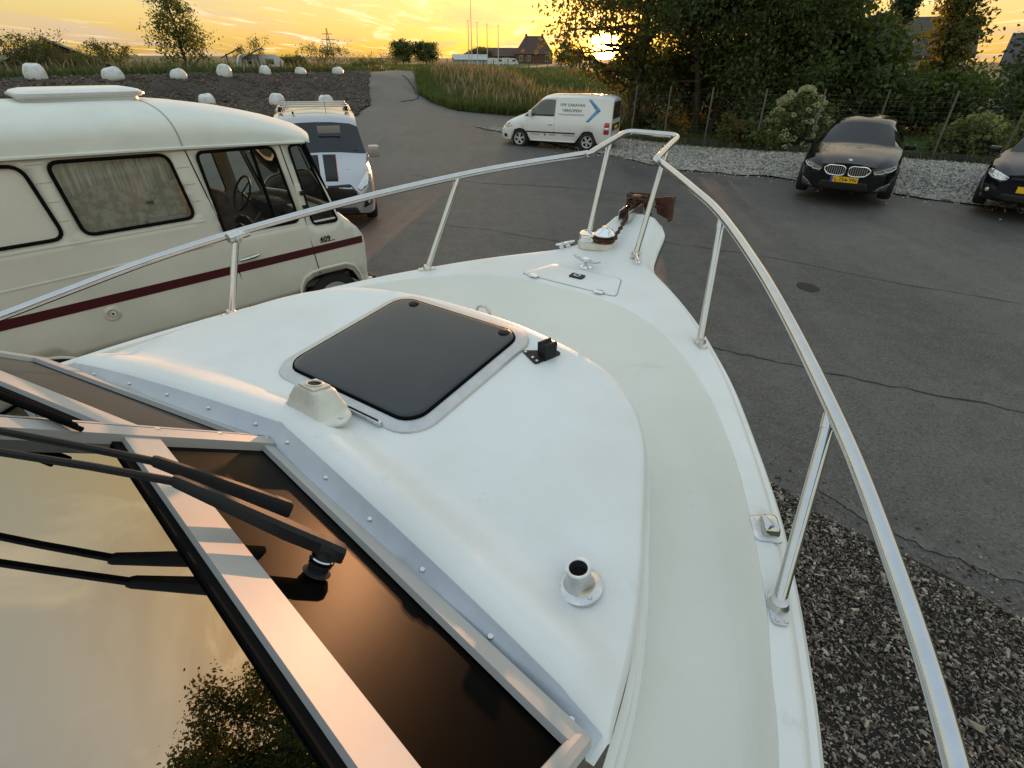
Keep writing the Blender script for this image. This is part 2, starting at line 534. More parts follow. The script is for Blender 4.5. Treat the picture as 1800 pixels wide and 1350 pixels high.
def hz(x, y):
    x = np.asarray(x, float); y = np.asarray(y, float)
    sh = x.shape
    q = np.stack([x.ravel(), y.ravel()], 1)
    out = np.zeros(len(q))
    for i in range(0, len(q), 20000):
        d = np.linalg.norm(q[i:i + 20000, None, :] - _cp[None, :, :2], axis=2)
        out[i:i + 20000] = d @ _W + 0.5
    rr = np.hypot(q[:, 0], q[:, 1])
    t = np.clip((rr - 90) / 90, 0, 1)
    out = out * (1 - t) + (np.where(q[:, 1] > -20, 1.6, 0.3)) * t
    # the yard round the boat is flat
    t = np.clip((np.hypot(q[:, 0] - 1.5, q[:, 1] - 3) - 5) / 9, 0, 1)
    return (out * t).reshape(sh)
def hz1(x, y):
    return float(hz(np.array([x]), np.array([y]))[0])

# ------------------------------------------------------------------ ground materials
def ground_mat(key, c1, c2, c3=None, s1=0.35, s2=9, s3=60, rough=0.85, bump=0.5, bdist=0.02, spec=0.3, bs=70, streak=None, voro=None, fleck=None, stain=None):
    m = bpy.data.materials.new(key); m.use_nodes = True
    t = m.node_tree; b = t.nodes['Principled BSDF']
    b.inputs['Roughness'].default_value = rough
    b.inputs['Specular IOR Level'].default_value = spec
    tc = t.nodes.new('ShaderNodeTexCoord')
    def noise(s, d=6, rg=0.6, vec=None):
        n = t.nodes.new('ShaderNodeTexNoise'); n.inputs['Scale'].default_value = s; n.inputs['Detail'].default_value = d; n.inputs['Roughness'].default_value = rg
        t.links.new(vec or tc.outputs['Object'], n.inputs['Vector']); return n.outputs['Fac']
    def ramp(f, a, ca, bb, cb):
        r = t.nodes.new('ShaderNodeValToRGB')
        r.color_ramp.elements[0].position = a; r.color_ramp.elements[1].position = bb
        r.color_ramp.elements[0].color = (*ca, 1); r.color_ramp.elements[1].color = (*cb, 1)
        t.links.new(f, r.inputs[0]); return r.outputs[0]
    def mix(f, a, bb, mode='MIX'):
        n = t.nodes.new('ShaderNodeMixRGB'); n.blend_type = mode
        for i, v in ((0, f), (1, a), (2, bb)):
            if isinstance(v, (int, float)): n.inputs[i].default_value = v
            elif isinstance(v, tuple): n.inputs[i].default_value = (*v, 1)
            else: t.links.new(v, n.inputs[i])
        return n.outputs[0]
    big = ramp(noise(s1), .36, c2, .64, c1)
    mid = ramp(noise(s2, 5), .3, (.72, .72, .72), .7, (1.2, 1.2, 1.2))
    col = mix(0.8, big, mid, 'MULTIPLY')
    fine = ramp(noise(s3, 3, .7), .3, (.6, .6, .6), .7, (1.35, 1.35, 1.35))
    col = mix(0.7, col, fine, 'MULTIPLY')
    if c3:
        col = mix(ramp(noise(s1 * 2.3, 4), .58, (0, 0, 0), .72, (1, 1, 1)), col, c3)
    if stain:
        col = mix(ramp(noise(stain[0], 7, .66), .56, (0, 0, 0), .66, (stain[2],) * 3), col, stain[1])
        col = mix(ramp(noise(stain[0] * 3.1, 8, .7), .62, (0, 0, 0), .68, (stain[2],) * 3), col, stain[1])
    if streak:
        mp = t.nodes.new('ShaderNodeMapping'); mp.inputs['Rotation'].default_value = (0, 0, streak[0]); mp.inputs['Scale'].default_value = (streak[1], streak[2], 1)
        t.links.new(tc.outputs['Object'], mp.inputs[0])
        st = ramp(noise(1.0, 6, .62, mp.outputs[0]), .42, (0, 0, 0), .66, (1, 1, 1))
        col = mix(mix(1.0, st, (streak[4],) * 3, 'MULTIPLY'), col, streak[3])
    if fleck:
        v = t.nodes.new('ShaderNodeTexVoronoi'); v.inputs['Scale'].default_value = fleck[0]
        t.links.new(tc.outputs['Object'], v.inputs['Vector'])
        sp_ = t.nodes.new('ShaderNodeSeparateColor'); t.links.new(v.outputs['Color'], sp_.inputs[0])
        fk = ramp(sp_.outputs[0], fleck[1], (0, 0, 0), fleck[1] + .05, (fleck[3],) * 3)
        col = mix(fk, col, fleck[2])
        fk = ramp(sp_.outputs[1], fleck[1], (0, 0, 0), fleck[1] + .05, (fleck[3],) * 3)
        col = mix(fk, col, (.02, .019, .018))
    if voro:
        v = t.nodes.new('ShaderNodeTexVoronoi'); v.inputs['Scale'].default_value = voro[0]
        t.links.new(tc.outputs['Object'], v.inputs['Vector'])
        vc = ramp(v.outputs['Color'], .2, voro[1], .8, voro[2])
        col = mix(voro[3], col, vc)
        bsrc = v.outputs['Distance']
    else:
        bsrc = noise(bs, 4, .7)
    t.links.new(col, b.inputs['Base Color'])
    bp = t.nodes.new('ShaderNodeBump'); bp.inputs['Strength'].default_value = bump; bp.inputs['Distance'].default_value = bdist
    t.links.new(bsrc, bp.inputs['Height']); t.links.new(bp.outputs[0], b.inputs['Normal'])
    M[key] = m
ground_mat('asphalt', (.102, .094, .088), (.062, .058, .056), c3=(.070, .060, .052), s1=.22, s2=3.5, s3=55, rough=.62, bump=.55, bdist=.012, bs=90, spec=.4,
           streak=(R(-38), .9, .10, (.112, .103, .094), .6), fleck=(60, .82, (.15, .142, .13), .5), stain=(.42, (.045, .041, .038), .55))
ground_mat('soil', (.085, .066, .054), (.045, .035, .030), c3=(.10, .084, .068), s1=.6, s2=5, s3=26, rough=.95, bump=.9, bdist=.08, bs=14)
ground_mat('field', (.085, .115, .030), (.045, .065, .018), c3=(.12, .12, .05), s1=.12, s2=2.2, s3=22, rough=.9, bump=.9, bdist=.05, bs=18)
ground_mat('lawn', (.060, .100, .022), (.035, .062, .014), s1=.4, s2=3, s3=40, rough=.9, bump=.8, bdist=.03, bs=45)
ground_mat('verge', (.060, .090, .022), (.035, .052, .016), c3=(.075, .095, .03), s1=.5, s2=3, s3=20, rough=.9, bump=.9, bdist=.06, bs=20)
ground_mat('gravel', (.33, .315, .285), (.22, .21, .19), s1=.8, s2=7, s3=40, rough=.85, bump=1.0, bdist=.03, voro=(34, (.15, .145, .135), (.54, .51, .46), .85))
ground_mat('mulch', (.050, .042, .036), (.022, .018, .016), s1=1.2, s2=9, s3=60, rough=.95, bump=1, bdist=.03, bs=60)

# ------------------------------------------------------------------ ground sheets
def axis(lo, hi, st, far):
    a = list(np.arange(lo, hi + .01, st)); d = st
    while a[-1] < far:
        d *= 1.35; a.append(a[-1] + d)
    d = st
    while a[0] > -far:
        d *= 1.35; a.insert(0, a[0] - d)
    return np.array(a)
_gx, _gy = axis(-36, 46, 1.0, 4500), axis(-14, 76, 1.0, 4500)
_X, _Y = np.meshgrid(_gx, _gy)
_Z = hz(_X, _Y) - .06
_nx, _ny = len(_gx), len(_gy)
_i = np.arange(_nx * _ny).reshape(_ny, _nx)
ground = npmesh('ground', np.stack([_X.ravel(), _Y.ravel(), _Z.ravel()], 1),
                np.stack([_i[:-1, :-1].ravel(), _i[:-1, 1:].ravel(), _i[1:, 1:].ravel(), _i[1:, :-1].ravel()], 1), M['field'], smooth=True)
ground['kind'] = 'structure'
def sheet(name, poly, m, off, step=0.9, wob=0.0, kind='structure', jit=0.0):
    P = []
    n = len(poly)
    for i in range(n):
        a, b = poly[i], poly[(i + 1) % n]
        L = math.hypot(b[0] - a[0], b[1] - a[1]); k = max(1, int(L / (0.35 if wob else 2.0)))
        for j in range(k):
            t = j / k
            x, y = a[0] + (b[0] - a[0]) * t, a[1] + (b[1] - a[1]) * t
            if wob:
                x += random.uniform(-wob, wob); y += random.uniform(-wob, wob)
            P.append((x, y))
    V, F = cdt(P, step=step)
    V = np.array(V)
    z = hz(V[:, 0], V[:, 1]) + off
    if jit:
        z = z + RNG.normal(0, jit, len(z))
    mb = MB(); mb.add(np.stack([V[:, 0], V[:, 1], z], 1), F)
    o = mb.build(name, m, None, angle=None)
    o['kind'] = kind
    return o
LEFT_FOOT = [(-22, 13.5), (-16, 20), (-11.6, 25.3), (-8.7, 25.6), (-7.5, 27.2), (-7.6, 31), (-8.9, 36.4), (-9.8, 40.5), (-10.2, 43)]
RIGHT_EDGE = [(-8.3, 52), (-6.9, 42), (-6.1, 37.7), (-4.9, 35), (-3.2, 32.0), (-.43, 31.9), (2.7, 32.6)]
GRAV_F = [(-1.9, 26.9), (0.2, 24.6), (3.77, 19.85), (5.26, 17.2), (7.8, 15.1), (9.4, 13.45), (11.25, 11.6), (14, 9.2), (18, 5.5)]
GRAV_B = [(1.2, 27.2), (3.2, 25.4), (4.94, 23.87), (6.6, 22.02), (9.99, 19.76), (13.15, 18.2), (16, 16.2), (23, 11.5)]
sheet('asphalt_yard', [(-26, -9), (-26, 9)] + LEFT_FOOT + [(-10.4, 52)] + RIGHT_EDGE + [(4.2, 28)] + GRAV_B[2:] + [(24, -9)], M['asphalt'], .0)
sheet('soil_slope', LEFT_FOOT + [(-11.7, 42), (-13.4, 39.2), (-14.9, 37.2), (-16.3, 34), (-17.9, 31), (-19.3, 28), (-21, 25.2), (-23, 21), (-25.5, 16)], M['soil'], .05, step=.45, wob=.12, jit=.035)
sheet('grass_bank', RIGHT_EDGE + [(4.2, 28), (5.2, 24.6), (7.5, 30), (8, 46), (10, 78), (-4, 80), (-8, 62)], M['verge'], .04, step=.8, wob=.1)
sheet('gravel_strip', GRAV_F + GRAV_B[::-1], M['gravel'], .035, step=.5, wob=.07, jit=.008)
sheet('lawn', GRAV_B[2:] + [(40, 5), (46, 44), (9, 46), (7.5, 30), (5.2, 24.6)], M['lawn'], .02, step=1.2)
MULCH = [(-2, 7.4), (1.0, 4.4), (2.18, 3.12), (2.34, 2.87), (2.78, 2.39), (3.05, 2.13), (3.21, 1.97), (4.5, .7), (6, -3), (-4, -3.5), (-5, 2)]
sheet('mulch_bed', MULCH, M['mulch'], .012, step=.3, wob=.05, jit=.006)

# old seams and patches in the asphalt
def strip(pts, w, z=.006, name='asphalt_seam', m=None):
    P = spline([(x, y, 0) for x, y in pts], 8)
    rows = []
    for i, p in enumerate(P):
        d = (P[min(i + 1, len(P) - 1)] - P[max(i - 1, 0)]).normalized(); n = Vector((-d.y, d.x, 0))
        ww = w * random.uniform(.45, 1.3)
        j = random.uniform(-.03, .03)
        h = hz1(p.x, p.y)
        rows.append([(p.x + n.x * (j - ww), p.y + n.y * (j - ww), h + z), (p.x + n.x * (j + ww), p.y + n.y * (j + ww), h + z)])
    o = MB().grid(rows).build(name, m or M['asphalt_dark'], None, angle=None)
    o['kind'] = 'structure'
ground_mat('asphalt_dark', (.026, .024, .023), (.018, .017, .016), s1=2, s2=12, s3=60, rough=.7, bump=.4, bdist=.01)
ground_mat('asphalt_pale', (.125, .118, .108), (.09, .085, .078), s1=2, s2=12, s3=60, rough=.75, bump=.4, bdist=.01)
strip([(1.9, 5.9), (2.6, 5.45), (3.4, 5.05), (4.3, 4.6), (5.4, 4.1), (6.6, 3.3)], .010)
strip([(2.9, 9.8), (4.6, 8.9), (6.3, 7.6), (8.4, 6.3)], .008)
strip([(-2.4, 11.2), (-.6, 10.6), (1.0, 9.7), (2.6, 8.9)], .008)
strip([(-3.0, 16.0), (-1.0, 15.2), (1.6, 14.6), (4.0, 13.0)], .012)
strip([(-6.5, 33.4), (-5.9, 36), (-6.9, 40), (-8.2, 44)], .10, z=.014)
strip([(2.45, 3.22), (2.75, 2.8), (3.1, 2.5), (3.6, 2.15)], .05, z=.008, name='asphalt_edge', m=M['asphalt_pale'])
_pp = [(4.54 + .16 * math.cos(a) * random.uniform(.85, 1.1), 7.55 + .2 * math.sin(a) * random.uniform(.85, 1.1)) for a in np.linspace(0, 2 * PI, 18)[:-1]]
_o = MB().add([(x, y, .005) for x, y in _pp], [tuple(range(len(_pp)))]).build('asphalt_patch', M['asphalt_dark'], None, angle=None); _o['kind'] = 'structure'

# ------------------------------------------------------------------ loose ground cover
def scatter_chips(name, pts, z, lmin, lmax, wr, hr, mats, parent=None, seed=3):
    rg = np.random.default_rng(seed)
    n = len(pts)
    L = rg.gamma(2.2, (lmax - lmin) / 4.5, n) + lmin
    L = np.minimum(L, lmax * 1.8)
    W = L * rg.uniform(*wr, n); Hh = L * rg.uniform(*hr, n)
    base = np.array([(-1, -1, -1), (1, -1, -1), (1, 1, -1), (-1, 1, -1), (-1, -1, 1), (1, -1, 1), (1, 1, 1), (-1, 1, 1)], float) * .5
    v = base[None] * np.stack([L, W, Hh], 1)[:, None, :]
    v[:, 4:, :2] *= rg.uniform(.4, .95, (n, 1, 1))
    v += rg.normal(0, .12, v.shape) * np.minimum(W, Hh * 2)[:, None, None]
    yaw = rg.uniform(0, 2 * PI, n); pit = rg.normal(0, .28, n); rol = rg.normal(0, .5, n)
    def rot(v, a, i, j):
        c, s = np.cos(a)[:, None], np.sin(a)[:, None]
        x, y = v[..., i].copy(), v[..., j].copy()
        v[..., i] = c * x - s * y; v[..., j] = s * x + c * y
    rot(v, rol, 1, 2); rot(v, pit, 0, 2); rot(v, yaw, 0, 1)
    v += np.concatenate([pts, z[:, None]], 1)[:, None, :]
    f = np.array([(0, 3, 2, 1), (4, 5, 6, 7), (0, 1, 5, 4), (1, 2, 6, 5), (2, 3, 7, 6), (3, 0, 4, 7)])
    F = (f[None] + (np.arange(n) * 8)[:, None, None]).reshape(-1, 4)
    mi = np.repeat(rg.integers(0, len(mats), n), 6)
    o = npmesh(name, v.reshape(-1, 3), F, mats, parent, mi)
    o['kind'] = 'stuff'
    return o
def in_poly(P, poly):
    x, y = P[:, 0], P[:, 1]; c = np.zeros(len(P), bool); n = len(poly)
    for i in range(n):
        x1, y1 = poly[i]; x2, y2 = poly[i - 1]
        if y1 == y2: continue
        hit = ((y1 > y) != (y2 > y)) & (x < (x2 - x1) * (y - y1) / (y2 - y1) + x1)
        c ^= hit
    return c
mm('chip_dark', (.070, .050, .038), .85, var=.5, vscale=9)
mm('chip_mid', (.14, .108, .082), .85, var=.4, vscale=9)
mm('chip_grey', (.22, .195, .17), .85, var=.4, vscale=9)
mm('chip_pale', (.38, .33, .26), .8, var=.3, vscale=9)
_p = np.stack([RNG.uniform(.2, 4.8, 150000), RNG.uniform(-.5, 4.0, 150000)], 1)
_p = _p[in_poly(_p, MULCH)]
_z = np.abs(RNG.normal(.016, .014, len(_p))) + .004
scatter_chips('bark_mulch', _p, _z, .006, .027, (.25, .6), (.10, .32), [M['chip_dark'], M['chip_dark'], M['chip_mid'], M['chip_mid'], M['chip_grey'], M['chip_grey'], M['chip_pale']])
# a few bigger splinters lying on top, and crumbs strayed on the asphalt
_q = _p[RNG.random(len(_p)) < .006]
scatter_chips('bark_splinters', _q, np.abs(RNG.normal(.035, .01, len(_q))), .03, .08, (.10, .35), (.06, .2), [M['chip_grey'], M['chip_mid'], M['chip_pale']], seed=5)
_e = []
for i in range(2, 8):
    a, b = np.array(MULCH[i - 1]), np.array(MULCH[i])
    _e.append(a + (b - a) * RNG.random((60, 1)) + np.abs(RNG.normal(0, .28, (60, 2))) * np.array([.75, .65]))
_e = np.vstack(_e)
scatter_chips('bark_crumbs', _e, np.full(len(_e), .008), .006, .03, (.3, .7), (.15, .4), [M['chip_mid'], M['chip_grey'], M['chip_dark']], seed=6)
mm('stone_pale', (.46, .43, .38), .8, var=.25, vscale=12)
mm('stone_grey', (.28, .265, .24), .8, var=.3, vscale=12)
mm('stone_dark', (.15, .15, .15), .8, var=.3, vscale=12)
_p = np.stack([RNG.uniform(-2, 18, 90000), RNG.uniform(5, 28, 90000)], 1)
_p = _p[in_poly(_p, GRAV_F + GRAV_B[::-1])]
_o = scatter_chips('gravel_stones', _p, hz(_p[:, 0], _p[:, 1]) + .045, .022, .06, (.6, .95), (.4, .8), [M['stone_pale'], M['stone_pale'], M['stone_grey'], M['stone_dark']], seed=8)
_p = np.stack([RNG.uniform(-1, 14, 60000), RNG.uniform(8, 26, 60000)], 1)
_gf = np.array(GRAV_F)
_dd = np.min([np.hypot(_p[:, 0] - x, _p[:, 1] - y) for x, y in [tuple(_gf[i] + (_gf[i + 1] - _gf[i]) * t) for i in range(len(_gf) - 1) for t in np.linspace(0, 1, 14)]], axis=0)
_k = (~in_poly(_p, GRAV_F + GRAV_B[::-1])) & (RNG.random(len(_p)) < .35 * np.exp(-_dd / .22))
_p = _p[_k]
scatter_chips('strayed_gravel', _p, hz(_p[:, 0], _p[:, 1]) + .012, .018, .045, (.6, .95), (.4, .8), [M['stone_pale'], M['stone_grey']], seed=9)
def clods(n, poly, name, lo, hi, mats, seed):
    P = np.array(poly); q = np.stack([RNG.uniform(P[:, 0].min(), P[:, 0].max(), n), RNG.uniform(P[:, 1].min(), P[:, 1].max(), n)], 1)
    q = q[in_poly(q, poly)]
    return scatter_chips(name, q, hz(q[:, 0], q[:, 1]) + .07, lo, hi, (.5, .9), (.35, .7), mats, seed=seed)
_SOIL = LEFT_FOOT + [(-11.7, 42), (-13.4, 39.2), (-14.9, 37.2), (-16.3, 34), (-17.9, 31), (-19.3, 28), (-21, 25.2), (-23, 21), (-25.5, 16)]
mm('clod', (.10, .078, .062), .95, var=.5, vscale=5)
mm('clod_pale', (.15, .125, .10), .95, var=.4, vscale=5)
clods(30000, _SOIL, 'soil_clods', .03, .11, [M['clod'], M['clod'], M['clod_pale']], 12)

# ------------------------------------------------------------------ the motor boat
ZB = 2.05
_bu = Vector((.55516, .82952, .06077)); _bv = Vector((.83125, -.55587, -.00622)); _bw = Vector((-.02862, -.05396, .99813))
_bo = Vector((-.589, .986, EYE - .812)) - ZB * _bw
boat = empty('motor_boat', label='white fibreglass motor boat seen from its own deck, bow pointing at the cars', cat='boat',
             matrix=Matrix(((_bv.x, _bu.x, _bw.x, _bo.x), (_bv.y, _bu.y, _bw.y, _bo.y), (_bv.z, _bu.z, _bw.z, _bo.z), (0, 0, 0, 1))))
def b(u, v, w):
    return Vector((v, u, w + ZB))
def resample(pts, n):
    P = [Vector(p) for p in pts]
    d = [0]
    for i in range(1, len(P)):
        d.append(d[-1] + (P[i] - P[i - 1]).length)
    out = []
    j = 0
    for k in range(n):
        s = d[-1] * k / (n - 1)
        while j < len(P) - 2 and d[j + 1] < s:
            j += 1
        t = (s - d[j]) / max(1e-9, d[j + 1] - d[j])
        out.append(P[j].lerp(P[j + 1], min(1, max(0, t))))
    return out
NS = 110
def curve2(pts, n=NS, sm=True):
    p = [(u, v, 0) for u, v in pts]
    return resample(spline(p, 6) if sm else p, n)
def nrm(cv):
    o = []
    for i in range(len(cv)):
        t = cv[min(i + 1, len(cv) - 1)] - cv[max(i - 1, 0)]
        n = Vector((-t.y, t.x, 0))        # curve runs bow -> stern on the starboard side
        n = Vector((t.y, -t.x, 0)) if n.dot(Vector((0, 1, 0))) < 0 and abs(n.y) > abs(n.x) * .05 else n
        if n.length < 1e-9: n = Vector((1, 0, 0))
        n.normalize()
        o.append(n)
    o[0] = Vector((1, 0, 0))
    for i in range(1, len(o)):
        if o[i].dot(o[i - 1]) < 0: o[i] = -o[i]
    return o
def both(rows_fn, mb, flip=False, mi=0):
    """add a half surface and its mirror image"""
    rows = rows_fn
    mb.grid(rows, mi, flip=flip)
    mb.grid([[Vector((-p.x, p.y, p.z)) for p in r] for r in rows], mi, flip=not flip)
T_TAB = [(.82, 0), (.815, .2), (.78, .42), (.735, .56), (.67, .645), (.6, .71), (.5, .768), (.33, .835), (.2, .885), (.05, .93), (-.1, .957), (-.4, .985), (-1.0, 1.02), (-2.3, 1.04)]
C2_TAB = [(1.12, 0), (1.11, .15), (1.06, .35), (.97, .56), (.83, .71), (.65, .855), (.5, .945), (.33, 1.02), (.15, 1.095), (0, 1.15), (-.5, 1.24), (-1.1, 1.28), (-2.3, 1.28)]
C3_TAB = [(1.455, 0), (1.45, .15), (1.42, .31), (1.34, .47), (1.22, .61), (1.01, .78), (.76, .93), (.54, 1.03), (.33, 1.11), (.19, 1.15), (.05, 1.19), (-.3, 1.255), (-.7, 1.30), (-1.2, 1.33), (-2.3, 1.33)]
C4_TAB = [(2.30, 0), (2.30, .05), (2.288, .088), (2.25, .112), (2.12, .132), (1.98, .165), (1.89, .208), (1.83, .262), (1.75, .338), (1.62, .452), (1.464, .575), (1.3, .685), (1.14, .785), (.95, .885), (.66, 1.025), (.45, 1.105), (.28, 1.16), (.1, 1.21), (-.3, 1.295), (-.6, 1.335), (-1.2, 1.38), (-2.3, 1.38)]
WD = -.147                                   # side deck level
def WDf(u, v=0): return WD + .34 * max(0, u - 1.75) ** 2      # sheer rising at the bow
def floor_w(u): return -.212
cT, c2, c3, c4 = [curve2(t) for t in (T_TAB, C2_TAB, C3_TAB, C4_TAB)]
def rim_w(u, v): return -.018 + .022 * u - .03 * (v / .9) ** 2
# deck shell: walkway floor, cove, foredeck, gunwale
nT = nrm(cT); n4 = nrm(c4)
def at(cv, w, off=0.0, nn=None):
    return [b(p.x + (nn[i].x * off if nn else 0), p.y + (nn[i].y * off if nn else 0), w(p.x, p.y) if callable(w) else w) for i, p in enumerate(cv)]
def lerpc(a, c, t): return [p.lerp(q, t) for p, q in zip(a, c)]
mb = MB()
both([at(cT, -.215, .026, nT), at(c2, -.215), at(lerpc(c2, c3, .35), -.206), at(lerpc(c2, c3, .7), -.178), at(lerpc(c2, c3, .93), -.154), at(c3, -.149)], mb)
walk = mb.build('side_deck', M['deck_cream'], boat, angle=50)
mb = MB()
def lipw(k): return lambda u, v: WDf(u) + k[0] * (1 - smoothstep(1.75, 1.9, u)) + k[1] * smoothstep(1.75, 1.9, u)
def lip(k, o0, o1):
    out = []
    for i, p in enumerate(c4):
        t = smoothstep(1.75, 1.9, p.x); off = o0 * (1 - t) + o1 * t
        out.append(b(p.x + n4[i].x * off, p.y + n4[i].y * off, lipw(k)(p.x, p.y)))
    return out
both([at(c3, -.149), at(lerpc(c3, c4, .04), -.1455), at(lerpc(c3, c4, .12), WDf), at(lerpc(c3, c4, .3), WDf), at(lerpc(c3, c4, .5), WDf), at(lerpc(c3, c4, .7), WDf), at(lerpc(c3, c4, .9), WDf), at(c4, WDf),
      lip((-.004, -.003), .010, .006), lip((-.014, -.022), .020, .026), lip((-.028, -.045), .028, .048), lip((-.032, -.05), .042, .056), lip((-.05, -.058), .054, .056), lip((-.058, -.062), .055, .061), lip((-.085, -.085), .058, .061)], mb)
gun = mb.build('foredeck', M['deck_white'], boat, angle=24)
mb = MB()
both([lip((-.085, -.085), .0575, .0605), lip((-.09, -.088), .068, .066), lip((-.105, -.096), .070, .066), lip((-.113, -.10), .058, .06), lip((-.113, -.10), .03, .02)], mb)
mb.build('rub_rail', M['rub_rubber'], boat, angle=50)
# hull below the rub rail
STEM = [(1.93, 0), (1.88, .10), (1.80, .20), (1.70, .32), (1.55, .46), (1.38, .60), (1.2, .72), (1.0, .83), (.7, .985), (.4, 1.11), (.1, 1.21), (-.3, 1.295), (-.6, 1.335), (-1.2, 1.38), (-2.3, 1.38)]
CH = [(1.35, 0), (1.3, .07), (1.2, .16), (1.05, .27), (.9, .38), (.7, .5), (.5, .62), (.25, .75), (0, .85), (-.4, .95), (-.9, 1.02), (-1.5, 1.06), (-2.3, 1.08)]
KE = [(.75, 0), (.7, .01), (.6, .015), (.4, .02), (.1, .025), (-.5, .03), (-1.2, .03), (-2.3, .03)]
cS, cC, cK = curve2(STEM), curve2(CH), curve2(KE)
mb = MB()
both([lip((-.112, -.099), .03, .02), at(lerpc(c4, cS, .6), lambda u, v: WDf(u) - .11), at(cS, lambda u, v: WDf(u) - .118), at(lerpc(cS, cC, .25), -.55), at(lerpc(cS, cC, .6), -.92), at(cC, -1.2), at(lerpc(cC, cK, .5), -1.5), at(cK, -1.78)], mb)
mb.build('hull', M['gelcoat'], boat, angle=30)
# trunk cabin: top from the windscreen foot to the rim, rim, side with two small steps
CW = (-.143, .915)
def wsl(v): return -.154 / .988 * v if v < .99 else 0        # u of the windscreen foot at |v|
def hgt(u, v):
    """height of the cabin top: a low plateau along the windscreen foot, a cove down to the top"""
    v = abs(v)
    d = (u - wsl(v)) * .988
    base = rim_w(u, v) + .028 * (1 - max(0, (v / .95)) ** 4)
    edge = 1 - smoothstep(.86, .95, v)
    pl = (1 - smoothstep(.09, .19, d))
    return base * 1.0 + (.044 - .026 * (1 - edge)) * pl * (.2 + .8 * smoothstep(-.005, .06, d))
tT = resample([p for p in spline([(u, v, 0) for u, v in T_TAB[:11]], 6)], 70)
Ws = resample([Vector((0, 0, 0)), Vector((CW[0], CW[1], 0)), Vector((CW[0] + .002, CW[1] + .035, 0))], 70)
fr = [0, .02, .045, .07, .09, .105, .12, .135, .15, .165, .18, .2, .23, .28, .34, .42, .5, .58, .66, .74, .82, .88, .93, .965, .99]
def toprow(s):
    a, c = Ws[s], tT[s]
    L = (c - a).length
    out = []
    ds = [0, .012, .03, .05, .07, .085, .095, .105, .115, .125, .135, .145, .155, .165, .18, .21, .26, .33]
    rr = [d for d in ds if d < L * .62]
    k = len(ds) + 14 - len(rr)
    last = rr[-1]
    rr += [last + (L - .018 - last) * (i + 1) / k for i in range(k)]
    for d in rr:
        p = a.lerp(c, d / L)
        out.append(b(p.x, p.y, hgt(p.x, p.y)))
    # rolled rim
    n = (c - a).normalized()
    h = hgt(c.x, c.y)
    for off, dz in ((-.010, -.003), (-.003, -.009), (0, -.018)):
        q = c + n * off
        out.append(b(q.x, q.y, h + dz))
    return out
mb = MB()
both([toprow(s) for s in range(70)], mb)
trunk = mb.build('cabin_top', M['gelcoat'], boat, angle=40)
mb = MB()
def rimw2(u, v): return (hgt(u, v) if u > -.14 else hgt(-.14, v)) - .018
rows = [[b(p.x + nT[i].x * off, p.y + nT[i].y * off, rimw2(p.x, min(p.y, .957)) * k + z) for i, p in enumerate(cT)] for off, k, z in
        ((0, 1, 0), (.001, 1, -.02), (.004, .9, -.035), (.013, .9, -.043), (.015, .7, -.10), (.017, .4, -.15), (.026, .35, -.16), (.028, 0, -.215))]
both(rows, mb)
mb.build('cabin_side', M['gelcoat'], boat, angle=40)
BVH_TOP = BVHTree.FromObject(trunk, bpy.context.evaluated_depsgraph_get())

# --- windscreen: two raked panes each side of a centre mullion, in boat axes
mdir = Vector((-.386, 0, .325)).normalized()
def pane_axes(side):
    e = Vector((-.143, .915 * side, 0)).normalized()
    n = e.cross(mdir)
    if n.z < 0: n = -n
    n.normalize()
    q = n.cross(e)
    if q.z < 0: q = -q
    return e, q.normalized(), n
LE = .926
HW = .70
def pp(side, a, q_, h=0.0):
    e, q, n = pane_axes(side)
    P = e * a + q * q_ + n * h
    return b(P.x, P.y, P.z + .006)
def amin(side, q_):
    """a on the mullion line at slope height q_"""
    e, q, n = pane_axes(side)
    k = q_ / mdir.dot(q)
    return (mdir * k).dot(e)
def pbox(mb, side, a0, a1, q0, q1, h0, h1, am0=None, am1=None):
    """slab lying in the pane plane; am0/am1 override a0/a1 at q1"""
    b0 = a0 if am0 is None else am0; b1 = a1 if am1 is None else am1
    A = [pp(side, a0, q0, h0), pp(side, a1, q0, h0), pp(side, b1, q1, h0), pp(side, b0, q1, h0)]
    B = [pp(side, a0, q0, h1), pp(side, a1, q0, h1), pp(side, b1, q1, h1), pp(side, b0, q1, h1)]
    mb.add(A + B, [(3, 2, 1, 0), (4, 5, 6, 7), (0, 1, 5, 4), (1, 2, 6, 5), (2, 3, 7, 6), (3, 0, 4, 7)], 0, False)
wsf = MB()
for side in (1, -1):
    pbox(wsf, side, 0, LE + .02, -.004, .040, .004, .016, am0=amin(side, .040), am1=LE + .022)
ws_frame = wsf.build('windscreen_frame', M['alu_white'], boat, angle=None)
for side in (1, -1):
    for k, (q0, q1, key) in enumerate(((.022, .28, 'pane_lower'), (.33, HW, 'pane_upper'))):
        m_ = MB(); pbox(m_, side, amin(side, q0) + .012, LE + .01, q0, q1, -.004, .002, am0=amin(side, q1) + .012, am1=LE + .05)
        g_ = m_.build('windscreen_pane', M['wind_dark' if k == 0 else 'wind_glass'], ws_frame, angle=None)
    m_ = MB(); pbox(m_, side, amin(side, .272) + .005, LE + .012, .272, .335, .003, .018, am0=amin(side, .335) + .005, am1=LE + .014)
    m_.build('cross_bar', M['alu_white'], ws_frame, angle=None)
    m_ = MB(); pbox(m_, side, amin(side, .334) + .005, LE + .012, .3352, .351, .001, .008, am0=amin(side, .354) + .005, am1=LE + .012)
    m_.build('rubber_gasket', M['black_rubber'], ws_frame, angle=None)
    m_ = MB(); pbox(m_, side, amin(side, HW) + .0, LE + .06, HW, HW + .06, -.01, .016, am0=amin(side, HW + .06), am1=LE + .065)
    m_.build('top_bar', M['alu_white'], ws_frame, angle=None)
